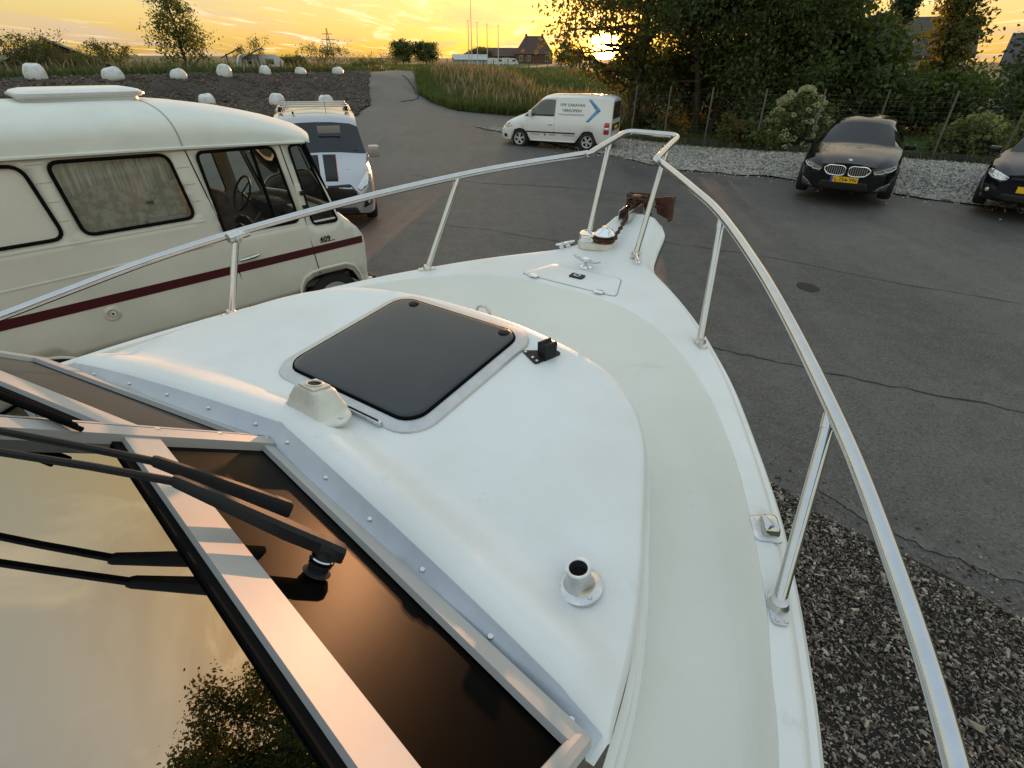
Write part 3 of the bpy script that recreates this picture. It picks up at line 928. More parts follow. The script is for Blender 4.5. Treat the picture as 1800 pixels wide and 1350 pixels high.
# mullion: capped strip over the joint
m_ = MB()
for side in (1, -1):
    A = []
    for q_ in (-.012, HW + .03):
        c0 = amin(side, q_)
        A += [pp(side, c0 - .001, q_, .026), pp(side, c0 + .029, q_, .0225), pp(side, c0 + .030, q_, .002)]
    m_.add(A, [(0, 1, 4, 3), (1, 2, 5, 4)], 0, False)
e0, q0_, n0 = pane_axes(1)
mul = m_.build('mullion', M['alu_white'], ws_frame, angle=None)
def screw_mesh():
    m = MB()
    m.lathe([(.0001, .0012), (.0026, .0012), (.0052, .0016), (.0062, .0002), (.0062, -.001)], 12)
    return m
_sm = screw_mesh()
_so = _sm.build('screw', M['stainless_dull'], None)
SCREW = _so.data
SCREW.materials[0] = M['stainless_dull']
bpy.data.objects.remove(_so)
_hm = MB().lathe([(.0001, .0018), (.0022, .0018), (.0022, .0)], 6)
def screw(p, n, parent, s=1.0):
    o = bpy.data.objects.new('screw', SCREW)
    link(o, parent)
    qt = Vector(n).to_track_quat('Z', 'Y')
    o.matrix_local = Matrix.Translation(p) @ qt.to_matrix().to_4x4() @ Matrix.Scale(s, 4)
    return o
for t in (.02, .14, .27, .42):
    screw(pp(1, amin(1, t), t, .0255), (e0 * 0 + n0) @ Matrix(((0, 1, 0), (1, 0, 0), (0, 0, 1))), ws_frame, .9)
# flange screwed to the deck along the foot
def bdir(v): return Vector((v.y, v.x, v.z))        # boat axes (u, v, w) -> local
for side in (1, -1):
    e, q, n = pane_axes(side)
    fl = Vector((-e.y * side, e.x * side, 0))
    if fl.x < 0: fl = -fl
    def fp(a, d, up=0.0):
        P = e * a + fl * d
        return b(P.x, P.y, hgt(P.x, P.y) + up)
    rows = []
    for i in range(25):
        a = -.012 + (LE + .035) * i / 24
        rows.append([b((e * a).x - fl.x * .004, (e * a).y, .004), fp(a, .002, .007), fp(a, .022, .0055), fp(a, .042, .0045), fp(a, .044, .0)])
    m_ = MB(); m_.grid(rows)
    fo = m_.build('deck_flange', M['alu_grey'], ws_frame, angle=30)
    for a in (.06, .23, .395, .56, .735, .905):
        screw(fp(a, .024, .0065), (.0, .0, 1), fo, .95)
# cabin interior behind the panes: dash top, bulkhead
m_ = MB()
m_.add([b(-.02, 0, -.03), b(-.16, .9, -.03), b(-2.2, .95, -.03), b(-2.2, -.95, -.03), b(-.16, -.9, -.03)], [(0, 1, 2, 3, 4)], 0, False)
m_.add([b(-1.6, -1, -.03), b(-1.6, 1, -.03), b(-1.6, 1, .6), b(-1.6, -1, .6)], [(0, 1, 2, 3)], 0, False)
m_.build('cabin_interior', M['interior_dark'], boat, angle=None)
# side windows and cabin roof, aft of the screen
for side in (1, -1):
    m_ = MB()
    p0, p1 = pp(side, LE, .02, 0), pp(side, LE + .06, HW + .03, 0)
    m_.add([p0, b(-2.2, .96 * side, .006), b(-2.2, .93 * side, p1.z - ZB), p1], [(0, 1, 2, 3)], 0, False)
    m_.build('side_window', M['wind_glass'], boat, angle=None)
    m_ = MB(); m_.tube([pp(side, LE + .012, .0, .004), pp(side, LE + .07, HW + .03, .004)], .016, 8)
    m_.build('corner_post', M['alu_white'], boat)
_rz = pp(1, 0, HW + .03, 0).z
m_ = MB()
_front = [pp(-1, LE + .06, HW + .03, 0), pp(-1, amin(-1, HW + .03), HW + .03, 0), pp(1, LE + .06, HW + .03, 0)]
_rp = [(p.x, p.y - .02) for p in _front] + [(.96, -2.2), (-.96, -2.2)]
m_.prism(_rp, _rz + .005, _rz + .045)
m_.build('cabin_roof', M['gelcoat'], boat)

# --- hatch
hz0, hz1_ = .017, .034
def hp(u, v, h=0.0):
    t = (u - .20) / .56
    return b(u, v, hz0 + (hz1_ - hz0) * t + h)
HC, HU, HV = .485, .288, .292
def hrow(du, r, h):
    return [hp(HC + y, x, h) for x, y in rrect(HV + du, HU + du, r, 7)]
m_ = MB()
m_.grid([hrow(.004, .09, -.05), hrow(.004, .09, -.008), hrow(.0, .088, -.001), hrow(-.02, .075, .003), hrow(-.034, .062, .004), hrow(-.036, .06, -.004), hrow(-.06, .05, -.006)], closed=True)
hat = m_.build('deck_hatch', M['hatch_alu'], boat, angle=40)
m_ = MB()
rows = [hrow(-.0365, .06, -.004), hrow(-.037, .06, .008), hrow(-.041, .057, .0115), hrow(-.052, .05, .0125), hrow(-.12, .03, .0125)]
m_.grid(rows, closed=True); m_.add(rows[-1], [tuple(range(len(rows[-1])))], 0, False)
m_.build('hatch_glass', M['hatch_acrylic'], hat, angle=40)
m_ = MB()
rows = [hrow(-.0362, .0605, .001), hrow(-.0362, .0605, .010), hrow(-.040, .057, .0118)]
m_.grid(rows, closed=True); m_.build('hatch_seal', M['black_rubber'], hat, angle=40)
for v in (-.175, .205):
    m_ = MB(); m_.lathe([(.001, .019), (.012, .0185), (.017, .016), (.0185, .012), (.0185, .008)], 20, mtx=Matrix.Translation(hp(.708, v, .0)))
    m_.build('hatch_knob', M['black_plastic'], hat)
m_ = MB(); m_.box(hp(.196, .10, .004), (.17, .012, .014), bev=.003)
m_.build('hatch_hinge', M['stainless_dull'], hat)
m_ = MB(); m_.box(hp(.196, .10, .0125), (.15, .003, .004))
m_.build('hinge_gap', M['dark_hole'], hat)

# --- white vent-shaped socket on the cabin top
so = hgt(.13, .03) + .004
m_ = MB()
def srow(k, du, h, cu=0.0):
    return [b(.135 + cu + y * k[1], .02 + x * k[0], so + h + cu * 0) for x, y in rpoly([(-.095, .01), (-.05, -.068), (.045, -.078), (.115, -.01), (.105, .03), (.0, .06), (-.08, .05)], .02, 3)]
m_.grid([srow((1, 1), 0, .0), srow((1, 1), 0, .006), srow((.97, .95), 0, .0075)], closed=True)
t_ = srow((.97, .95), 0, .0075); m_.add(t_, [tuple(range(len(t_)))], 0, False)
vs = m_.build('mast_socket', M['gelcoat_aged'], boat, angle=40)
m_ = MB()
def brow(hx, hy, h, r, c, tilt=0.0):
    return [b(.14 + c + y, .015 + x, so + h + y * tilt) for x, y in rrect(hx, hy, r, 4)]
rows = [brow(.078, .048, .007, .02, 0), brow(.072, .044, .013, .02, .0), brow(.062, .038, .032, .018, .004, -.15), brow(.045, .034, .053, .015, .010, -.3), brow(.036, .030, .059, .012, .010, -.3)]
m_.grid(rows, closed=True); m_.add(rows[-1], [tuple(range(len(rows[-1])))], 0, False)
m_.build('socket_body', M['gelcoat_aged'], vs, angle=50)
_tp = Matrix.Translation(b(.150, .015, so + .060)) @ Matrix.Rotation(R(-17), 4, 'X')
m_ = MB(); m_.box((0, 0, .002), (.058, .054, .006), mtx=_tp, bev=.002)
m_.build('socket_plate', M['gelcoat_aged'], vs)
m_ = MB(); m_.lathe([(.0165, .004), (.022, .004), (.022, .0085), (.020, .0095), (.017, .0085), (.0165, .0052)], 22, mtx=_tp)
m_.build('socket_ring', M['gelcoat_aged'], vs)
m_ = MB(); m_.lathe([(.0001, .0056), (.0168, .0056)], 22, mtx=_tp); m_.build('socket_hole', M['dark_hole'], vs)
for u, v in ((.077, .025), (.137, -.07), (.137, .112)):
    screw(b(u, v, so + .0085), (0, 0, 1), vs, .9)
for x, y in ((-.022, .02), (.022, -.02), (.022, .02)):
    screw(_tp @ Vector((x, y, .005)), _tp.to_3x3() @ Vector((0, 0, 1)), vs, .6)

# --- black boathook clip
bz = hgt(.68, .35)
_bm = Matrix.Translation(b(.685, .352, bz)) @ Matrix.Rotation(R(-20), 4, 'Z')
m_ = MB(); m_.prism(rpoly([(-.052, -.03), (.03, -.042), (.034, .055), (.012, .055)], .01, 3), .0, .005, mtx=_bm)
clip = m_.build('boathook_clip', M['black_plastic'], boat)
m_ = MB()
m_.prism(rpoly([(-.006, -.006), (.03, -.006), (.034, .045), (.026, .05), (.02, .038), (.01, .038), (.004, .05), (-.006, .046)], .004, 3), -.012, .030,
         mtx=_bm @ Matrix.Translation((.004, .004, .004)) @ Matrix(((1, 0, 0, 0), (0, 0, 1, 0), (0, 1, 0, 0), (0, 0, 0, 1))) )
m_.build('clip_jaw', M['black_plastic'], clip)
for x, y in ((-.038, -.026), (.0, -.028), (.022, -.03)):
    screw(_bm @ Vector((x, y, .0055)), (0, 0, 1), clip, .8)

# --- tube socket, starboard
pz = hgt(.095, .80)
_pm = Matrix.Translation(b(.095, .80, pz)) @ Matrix.Rotation(R(-6), 4, 'Y')
m_ = MB(); m_.lathe([(.044, -.004), (.044, .003), (.041, .0055), (.030, .008), (.026, .014), (.0235, .022), (.0225, .040), (.0235, .048), (.0235, .0505), (.0205, .0515), (.0175, .0505), (.0172, .03), (.017, .018)], 28, mtx=_pm)
ps = m_.build('pole_socket', M['stainless_dull'], boat, angle=40)
m_ = MB(); m_.lathe([(.0001, .03), (.0172, .03)], 24, mtx=_pm); m_.build('socket_hole', M['dark_hole'], ps)
for a in (90, 210, 330):
    screw(_pm @ Vector((.035 * math.cos(R(a)), .035 * math.sin(R(a)), .0065)), (0, 0, 1), ps, .8)

# --- chrome fairlead on the starboard gunwale
_fm = Matrix.Translation(b(.54, 1.064, WD)) @ Matrix.Rotation(R(24), 4, 'Z') @ Matrix.Scale(.86, 4)
m_ = MB()
rows = [[_fm @ Vector((x, y, z)) for x, y in rrect(hx, hy, r, 4)] for hx, hy, r, z in ((.036, .044, .014, -.002), (.036, .044, .014, .003), (.033, .041, .012, .005), (.026, .032, .01, .006))]
m_.grid(rows, closed=True); m_.add(rows[-1], [tuple(range(len(rows[-1])))], 0, False)
fl_ = m_.build('fairlead', M['stainless_dull'], boat, angle=40)
m_ = MB()
rows = [[_fm @ Vector((x + .006, y + z * .1, z)) for x, y in rrect(hx, hy, r, 4)] for hx, hy, r, z in ((.024, .030, .009, .004), (.022, .028, .009, .022), (.019, .024, .009, .030), (.014, .018, .008, .034))]
m_.grid(rows, closed=True); m_.add(rows[-1], [tuple(range(len(rows[-1])))], 0, False)
m_.build('fairlead_hood', M['stainless'], fl_, angle=50)

# --- anchor locker lid with hinges and latch
m_ = MB()
LK = rpoly([(1.487, -.245), (1.675, -.175), (1.675, .19), (1.487, .248)], .03, 4)
def lrow(k, h):
    cu = sum(p[0] for p in LK) / len(LK)
    return [b(cu + (u - cu) * (1 - k / .09), v * (1 - k / .23), WD + h) for u, v in LK]
rows = [lrow(-.006, .0008), lrow(-.001, .0012), lrow(0, -.004), lrow(.003, -.004), lrow(.004, .0035), lrow(.008, .0052), lrow(.03, .0055)]
m_.grid(rows, closed=True); m_.add(rows[-1], [tuple(range(len(rows[-1])))], 0, False)
lid = m_.build('locker_lid', M['deck_white'], boat, angle=30)
m_ = MB()
rows = [lrow(-.0012, .0016), lrow(.0036, .0016)]
m_.grid(rows, closed=True); m_.build('lid_gap', M['gap_grey'], lid, angle=None)
for v in (-.17, .165):
    m_ = MB(); m_.box(b(1.487, v, WD + .008), (.042, .03, .005), bev=.002)
    m_.tube([b(1.482, v - .021, WD + .011), b(1.482, v + .021, WD + .011)], .005, 10)
    m_.build('hinge', M['chrome'], lid)
m_ = MB(); m_.prism(rpoly([(-.034, -.022), (.034, -.022), (.034, .022), (-.034, .022)], .008, 3), .004, .011, mtx=Matrix.Translation(b(1.585, .005, WD)))
la = m_.build('latch', M['black_plastic'], lid)
m_ = MB(); m_.tube([b(1.585 + .012 * math.cos(a), .005 + .015 * math.sin(a), WD + .0125) for a in np.linspace(0, 2 * PI, 17)[:-1]], .0025, 6, closed=True)
m_.build('latch_ring', M['chrome'], la)

# --- mooring bollard with cross horns, side cleats, eye bolt
cz = WD
m_ = MB(); _cm = Matrix.Translation(b(1.715, -.015, cz))
m_.lathe([(.030, -.002), (.030, .004), (.024, .007), (.016, .010), (.014, .03), (.018, .038), (.017, .046), (.009, .051), (.0001, .052)], 20, mtx=_cm)
bol = m_.build('mooring_cleat', M['chrome'], boat, angle=40)
for sx in (1, -1):
    m_ = MB(); m_.tube([_cm @ Vector((sx * x, -.01 * sx * x / .07, z)) for x, z in ((.008, .034), (.03, .034), (.055, .038), (.078, .046))], [.009, .008, .006, .0035], 10)
    m_.build('cleat_horn', M['stainless'], bol)
for v in (.182, -.245):
    _cm = Matrix.Translation(b(1.895 if v > 0 else 1.885, v * .93, WDf(1.89))) @ Matrix.Rotation(R(-28 if v < 0 else 28), 4, 'Z')
    m_ = MB()
    for y in (-.02, .02):
        m_.lathe([(.013, -.002), (.013, .004), (.008, .007), (.007, .02)], 12, mtx=_cm @ Matrix.Translation((0, y, 0)))
    cl = m_.build('side_cleat', M['chrome'], boat)
    m_ = MB(); m_.tube([_cm @ Vector((0, y, z)) for y, z in ((-.058, .024), (-.035, .021), (0, .022), (.035, .021), (.058, .024))], [.004, .007, .008, .007, .004], 10)
    m_.build('cleat_bar', M['chrome'], cl)
m_ = MB()
er = [b(1.005 + .0, -.105 + .032 * math.cos(a), -.105 + .032 * math.sin(a)) for a in np.linspace(0, 2 * PI, 21)[:-1]]
m_.tube(er, .0055, 10, closed=True)
eb = m_.build('eye_bolt', M['stainless'], boat)
m_ = MB(); m_.lathe([(.022, -.215), (.022, -.208), (.008, -.2), (.007, -.135)], 16, mtx=Matrix.Translation(b(1.005, -.105, 0)))
m_.build('eye_bolt_shank', M['stainless'], eb)

# --- windlass, chain, bow roller and anchor
_wm = Matrix.Translation(b(1.962, -.075, WDf(1.962))) @ Matrix.Rotation(R(14), 4, 'Z')
m_ = MB()
rows = [[_wm @ Vector((x - .012, y, z)) for x, y in rrect(hx, hy, r, 6)] for hx, hy, r, z in ((.094, .058, .056, -.003), (.094, .058, .056, .022), (.088, .053, .052, .030), (.07, .04, .04, .031))]
m_.grid(rows, closed=True); m_.add(rows[-1], [tuple(range(len(rows[-1])))], 0, False)
wl = m_.build('windlass', M['gelcoat_aged'], boat, angle=40)
m_ = MB()
rows = [[_wm @ Vector((x - .055, y, z)) for x, y in rrect(hx, hy, r, 5)] for hx, hy, r, z in ((.045, .046, .03, .03), (.045, .046, .03, .058), (.042, .043, .028, .068), (.03, .03, .02, .072))]
m_.grid(rows, closed=True); m_.add(rows[-1], [tuple(range(len(rows[-1])))], 0, False)
m_.build('motor_cover', M['chrome'], wl, angle=40)
m_ = MB(); m_.lathe([(.05, .028), (.056, .034), (.052, .04), (.043, .046), (.043, .054), (.052, .060), (.056, .064), (.052, .068)], 26, mtx=_wm @ Matrix.Translation((.03, 0, 0)))
m_.build('chain_wheel', M['rust'], wl)
m_ = MB(); m_.lathe([(.053, .066), (.053, .071), (.048, .078), (.034, .090), (.02, .097), (.016, .101), (.016, .106), (.012, .107), (.0001, .104)], 30, mtx=_wm @ Matrix.Translation((.03, 0, 0)))
m_.build('drum_cap', M['chrome'], wl)
# chain: links alternately upright and flat from the wheel to the roller
WR = WDf(2.27)
ROLL = (2.33, -.045, WR + .045)
_wc = _wm @ Vector((.03, 0, .05))
wp = []
for a in np.linspace(R(250), R(-20), 12):
    wp.append(_wc + Vector((.056 * math.cos(a), .056 * math.sin(a), 0)))
wp2 = [wp[-1].lerp(b(*ROLL) + Vector((0, 0, .018)), t) + Vector((0, 0, -.012 * math.sin(PI * t))) for t in np.linspace(0, 1, 15)]
lk = MB(); ll = []
for a in np.linspace(0, 2 * PI, 15)[:-1]:
    ll.append((.0155 * math.cos(a), .0095 * math.sin(a), 0))
lk.tube(ll, .0038, 6, closed=True)
_lo = lk.build('chain_link', M['rust_chain'], None); LINK = _lo.data; bpy.data.objects.remove(_lo)
ch0 = None
def chain(path, parent):
    d = [0]
    for i in range(1, len(path)): d.append(d[-1] + (path[i] - path[i - 1]).length)
    s = 0; k = 0
    while s < d[-1]:
        j = max(i for i in range(len(d)) if d[i] <= s); j = min(j, len(path) - 2)
        t = (s - d[j]) / max(1e-9, d[j + 1] - d[j])
        p = path[j].lerp(path[j + 1], t); dr = (path[j + 1] - path[j]).normalized()
        o = bpy.data.objects.new('chain_link', LINK); link(o, parent)
        qm = dr.to_track_quat('X', 'Z').to_matrix().to_4x4()
        o.matrix_local = Matrix.Translation(p) @ qm @ Matrix.Rotation(R(90 * (k % 2) + random.uniform(-12, 12)), 4, 'X')
        s += .0225; k += 1
m_ = MB(); m_.tube([_wc + Vector((.05 * math.cos(a), .05 * math.sin(a), 0)) for a in np.linspace(0, 2 * PI, 25)[:-1]], .005, 6, closed=True)
chn = m_.build('anchor_chain', M['rust_chain'], boat)
chain(wp, chn); chain(wp2, chn)
m_ = MB()
for v in (-.028, .028):
    m_.box(b(2.29, -.045 + v, WR + .02), (.006, .20, .055), bev=.003)
m_.box(b(2.30, -.045, WR + .004), (.056, .19, .006))
rol = m_.build('bow_roller', M['stainless_dull'], boat)
m_ = MB(); m_.lathe([(.012, -.024), (.024, -.022), (.016, -.006), (.016, .006), (.024, .022), (.012, .024)], 18, mtx=Matrix.Translation(b(2.37, -.045, WR + .03)) @ Matrix.Rotation(R(90), 4, 'Y'))
m_.build('roller_wheel', M['rust'], rol)
m_ = MB(); m_.box(b(2.25, -.045, WR + .0085), (.044, .12, .004)); m_.build('roller_slot', M['dark_hole'], rol)
# rusty plate anchor hanging from the roller: shank, shackle and two blades
m_ = MB()
m_.tube([b(2.30, -.045, WR + .062), b(2.38, -.04, WR + .06), b(2.44, -.02, WR + .03), b(2.46, .0, WR - .04)], [.013, .016, .017, .015], 8)
anc = m_.build('anchor', M['rust'], boat)
m_ = MB(); m_.tube([b(2.315, -.06, WR + .066) + Vector((.02 * math.cos(a), 0, .02 * math.sin(a))) for a in np.linspace(0, 2 * PI, 15)[:-1]], .0065, 7, closed=True)
m_.tube([b(2.33, -.09, WR + .075), b(2.335, .005, WR + .078)], .008, 8)
m_.tube([b(2.36, -.10, WR + .085), b(2.37, .01, WR + .088)], .008, 8)
m_.box(b(2.345, -.04, WR + .085), (.05, .05, .02), bev=.006)
m_.build('anchor_shackle', M['rust_chain'], anc)
for Q in ([(2.47, .015, .004), (2.40, .135, .043), (2.40, .150, -.087), (2.46, .045, -.078)], [(2.40, -.108, .033), (2.47, -.012, .022), (2.47, -.012, -.045), (2.40, -.108, -.03)]):
    m_ = MB(); A = [b(*q) for q in Q]; off = Vector((0, .012, 0))
    m_.add(A + [p + off for p in A], [(0, 1, 2, 3), (7, 6, 5, 4), (0, 4, 5, 1), (1, 5, 6, 2), (2, 6, 7, 3), (3, 7, 4, 0)], 0, False)
    o_ = (A[1] + A[2]) / 2 if Q[0][1] > 0 else (A[0] + A[3]) / 2
    m_.box(o_, (.012, .05, abs(A[1].z - A[2].z) if Q[0][1] > 0 else .066), bev=.003)
    m_.box((A[0] + A[1]) / 2 * .5 + (A[2] + A[3]) / 2 * .5 + Vector((0, -.008, 0)), (.10, .014, .012), bev=.003)
    m_.build('anchor_fluke', M['rust'], anc, angle=30)

# --- stainless bow rail
RT = .0155
side_pts = [(2.0, .185, .300), (1.75, .41, .276), (1.52, .605, .249), (1.1, .865, .205), (.656, 1.10, .149), (.36, 1.235, .105), (.078, 1.345, .053), (-.2, 1.40, .02), (-.7, 1.46, -.01), (-1.4, 1.49, -.03)]
sp = spline([b(*p) for p in side_pts], 10)
stb_mid = sp
def mir(p): return Vector((-p.x, p.y, p.z))
bend = [b(1.978, .168, .302), b(1.985, .160, .306)]
front = spline([b(2.03, .160, .313), b(2.20, .147, .334), b(2.31, .140, .345), b(2.342, .122, .349), b(2.350, .09, .350), b(2.352, 0, .350)], 5)
half = list(reversed(sp)) + [b(1.984, .170, .302), b(1.990, .163, .306)] + front
full = half + [mir(p) for p in reversed(half[:-1])]
m_ = MB(); m_.tube(full, RT, 16)
rail = m_.build('bow_rail', M['stainless'], boat, angle=60)
def foot(p, parent, ang, par=True):
    mt = Matrix.Translation(p) @ Matrix.Rotation(ang, 4, 'Z')
    mq = MB()
    mq.prism(rpoly([(-.016, -.044), (.012, -.044), (.020, -.01), (.020, .040), (-.010, .040), (-.020, .006)], .008, 3), 0, .004, mtx=mt)
    mq.lathe([(.0215, .003), (.0205, .008), (.018, .014), (RT + .0005, .02)], 18, mtx=mt)
    f_ = mq.build('base_plate', M['stainless_dull'], parent)
    return mt
for s in (1, -1):
    for (bu, bv, bw), (tu, tv, tw), an in (((.349, 1.128, WD), (.656, 1.10, .149), 20), ((1.30, .668, WD), (1.52, .605, .249), 38), ((1.95, .138, WDf(1.95)), (2.17, .149, .331), 10), ((-.75, 1.355, WD), (-.5, 1.44, .002), 5)):
        if s < 0 and bu == .349: bu, bv = .505, 1.06        # the port one stands straighter
        P0, P1 = b(bu, bv * s, bw), b(tu, tv * s, tw)
        m_ = MB(); m_.tube([P0 + Vector((0, 0, .002)), P0.lerp(P1, .5), P1], RT * .86, 14)
        st = m_.build('stanchion', M['stainless'], boat, angle=60)
        mt = foot(P0, st, R(an * s), True)
        for x, y in ((-.006, -.034), (.010, -.034), (.008, .031)):
            screw(mt @ Vector((x, y, .0045)), (0, 0, 1), st, .8)
        m_ = MB(); d = (P1 - P0).normalized()
        m_.tube([P1 - d * .045, P1 - d * .012], RT * .98, 14); m_.build('tee_collar', M['stainless'], st)
m_ = MB(); _tp1 = b(.656, -1.10, .149)
m_.tube([_tp1 + Vector((.01, -.045, -.008)), _tp1 + Vector((.01, .045, -.006))], RT * 1.28, 14)
m_.lathe([(.009, -.03), (.009, .03)], 10, mtx=Matrix.Translation(_tp1 + Vector((.028, -.02, -.02))) @ Matrix.Rotation(R(80), 4, 'Y'))
m_.lathe([(.013, .018), (.013, .03)], 6, mtx=Matrix.Translation(_tp1 + Vector((.028, -.02, -.02))) @ Matrix.Rotation(R(80), 4, 'Y'))
m_.build('rail_clamp', M['stainless_dull'], rail)

# --- windscreen wiper with two parallel arms, on the starboard pane
def bb(p): return b(p[0], p[1], p[2])
for k, pts in enumerate(([(-.178, .463, .155), (-.283, .320, .315), (-.408, .227, .419), (-.50, .155, .495)], [(-.179, .349, .184), (-.280, .260, .320), (-.392, .164, .413), (-.48, .09, .487)])):
    P = [bb(p) for p in pts]
    m_ = MB()
    d = (P[1] - P[0]).normalized(); e, q, n = pane_axes(1); nn = bdir(n); sd = d.cross(nn).normalized()
    w0, w1 = (.0140, .0072) if k == 0 else (.0080, .0064)
    rows = []
    for t, wd, ht in ((-.17, w0 * .95, .011), (-.15, w0 * 1.05, .0135), (.0, w0 * 1.05, .0135), (.01, w0 * .92, .0125), (.25, w0 * 1.1, .0125), (.6, (w0 + w1) / 2, .011), (.97, w1, .008), (1.0, w1 * .8, .006)):
        c = P[0] + (P[1] - P[0]) * t
        rows.append([c + sd * x * wd + nn * y * ht for x, y in ((-1, -.9), (-1, .5), (-.6, 1), (.6, 1), (1, .5), (1, -.9))])
    m_.grid(rows, closed=True, smooth=False)
    m_.add(rows[0], [tuple(range(6))[::-1]], 0, False); m_.add(rows[-1], [tuple(range(6))], 0, False)
    m_.tube([P[1] - d * .01, P[1].lerp(P[2], .5), P[2], P[3]], [.0062, .0055, .005, .005], 8)
    if k == 0: wip = m_.build('wiper', M['black_plastic'], boat, angle=40)
    else: m_.build('wiper_arm', M['black_plastic'], wip, angle=40)
e, q, n = pane_axes(1); nn = bdir(n)
_pv = bb((-.176, .474, .152)); _base = _pv - nn * .052
m_ = MB()
_pmx = Matrix.Translation(_base) @ nn.to_track_quat('Z', 'Y').to_matrix().to_4x4()
m_.lathe([(.026, 0), (.024, .008), (.017, .012), (.017, .02), (.0195, .022), (.0195, .026), (.017, .028), (.013, .034), (.012, .046)], 20, mtx=_pmx)
m_.build('wiper_pivot', M['black_plastic'], wip)
m_ = MB(); m_.lathe([(.0198, .027), (.021, .029), (.021, .034), (.0195, .036)], 20, mtx=_pmx); m_.build('pivot_nut', M['stainless'], wip)
m_ = MB()
for k in range(3):
    m_.tube([pp(1, .085, .405 + .010 * k, .030 + .006 * k), pp(1, -.02, .50 + .010 * k, .030 + .006 * k), pp(1, -.12, .60 + .01 * k, .03)], .0045, 6)
m_.build('wiper_blade', M['black_rubber'], wip)
# cradle blocks under the keel, out of sight from the deck
m_ = MB()
for u in (.3, -1.4):
    m_.box((0, u, .10), (1.5, .25, .30), bev=.01)
cb = m_.build('cradle', M['chip_mid'], boat)

# ------------------------------------------------------------------ vehicles
mm('camper_cream', (.665, .66, .59), .42, spec=.5, var=.05, vscale=1.6, bump=.02, bscale=8, coat=.25, rvar=.06)
mm('camper_roof', (.66, .685, .645), .5, var=.06, vscale=2.2, bump=.03, bscale=20)
mm('maroon', (.062, .007, .012), .4)
mm('stripe_dark', (.05, .012, .016), .45)
mm('skirt_grey', (.24, .23, .22), .5)
mm('tyre', (.016, .016, .016), .8, bump=.2, bscale=40)
mm('under', (.012, .012, .012), .9)
mm('rim_silver', (.66, .66, .67), .35, metal=.35)
mm('white_paint', (.76, .77, .78), .25, coat=.6, var=.02, vscale=2)
mm('silver_paint', (.40, .41, .44), .28, metal=.5, coat=.6, var=.03, vscale=2)
mm('black_paint', (.004, .005, .008), .07, spec=.5)
mm('navy_paint', (.006, .007, .014), .07, spec=.5)
mm('trim_black', (.010, .010, .011), .55, spec=.3)
mm('lamp_clear', (.55, .58, .60), .08, metal=.6, var=.35, vscale=30)
mm('lamp_dark', (.05, .055, .06), .08, coat=1.0)
mm('lamp_red', (.42, .012, .012), .15, coat=1.0)
mm('lamp_white', (.75, .72, .70), .2, coat=1.0)
mm('lamp_amber', (.75, .20, .02), .2, coat=.8)
mm('plate_yellow', (.85, .50, .02), .4)
mm('plate_blue', (.02, .08, .45), .4)
mm('plate_black', (.01, .01, .01), .5)
mm('sign_blue', (.10, .30, .55), .4)
mm('sign_grey', (.13, .14, .16), .5)
mm('seat_grey', (.06, .06, .065), .9, var=.4, vscale=12)
mm('curtain', (.72, .715, .66), .95, var=.3, vscale=5, stretch=(9, 9, .6))
mm('lace', (.80, .79, .73), .95, col2=(.58, .565, .49), vscale=16, detail=3, cpos=(.42, .58))
mm('paper', (.7, .7, .68), .8)
def raypatch(bvh, poly, mode, name, m, parent, off=.004, step=.06, sgn=1, solid=.006, holes=()):
    V, F = cdt(poly, holes, step)
    out = []
    for a, c in V:
        if mode == 'front': o, d = Vector((6 * sgn, a, c)), Vector((-sgn, 0, 0))
        elif mode == 'side': o, d = Vector((a, 6 * sgn, c)), Vector((0, -sgn, 0))
        else: o, d = Vector((a, c, 6)), Vector((0, 0, -1))
        h = bvh.ray_cast(o, d)
        out.append((h[0] if h[0] is not None else o + d * 6) - d * off)
    mb = MB(); mb.add(out, F)
    ob = mb.build(name, m, parent, angle=40, recalc=False)
    # make the faces look outwards
    me = ob.data
    n = sum((p.normal * p.area for p in me.polygons), Vector())
    dd = {'front': Vector((sgn, 0, 0)), 'side': Vector((0, sgn, 0)), 'top': Vector((0, 0, 1))}[mode]
    if n.dot(dd) < 0: me.flip_normals()
    if solid:
        md = ob.modifiers.new('solid', 'SOLIDIFY'); md.thickness = solid; md.offset = 0
    return ob
def interp_fn(tab, sm=.06):
    xs = [p[0] for p in tab]; ys = [p[1] for p in tab]
    def f(x):
        return float(np.mean(np.interp([x - sm, x - sm / 2, x, x + sm / 2, x + sm], xs, ys)))
    return f
WHEELS = {}
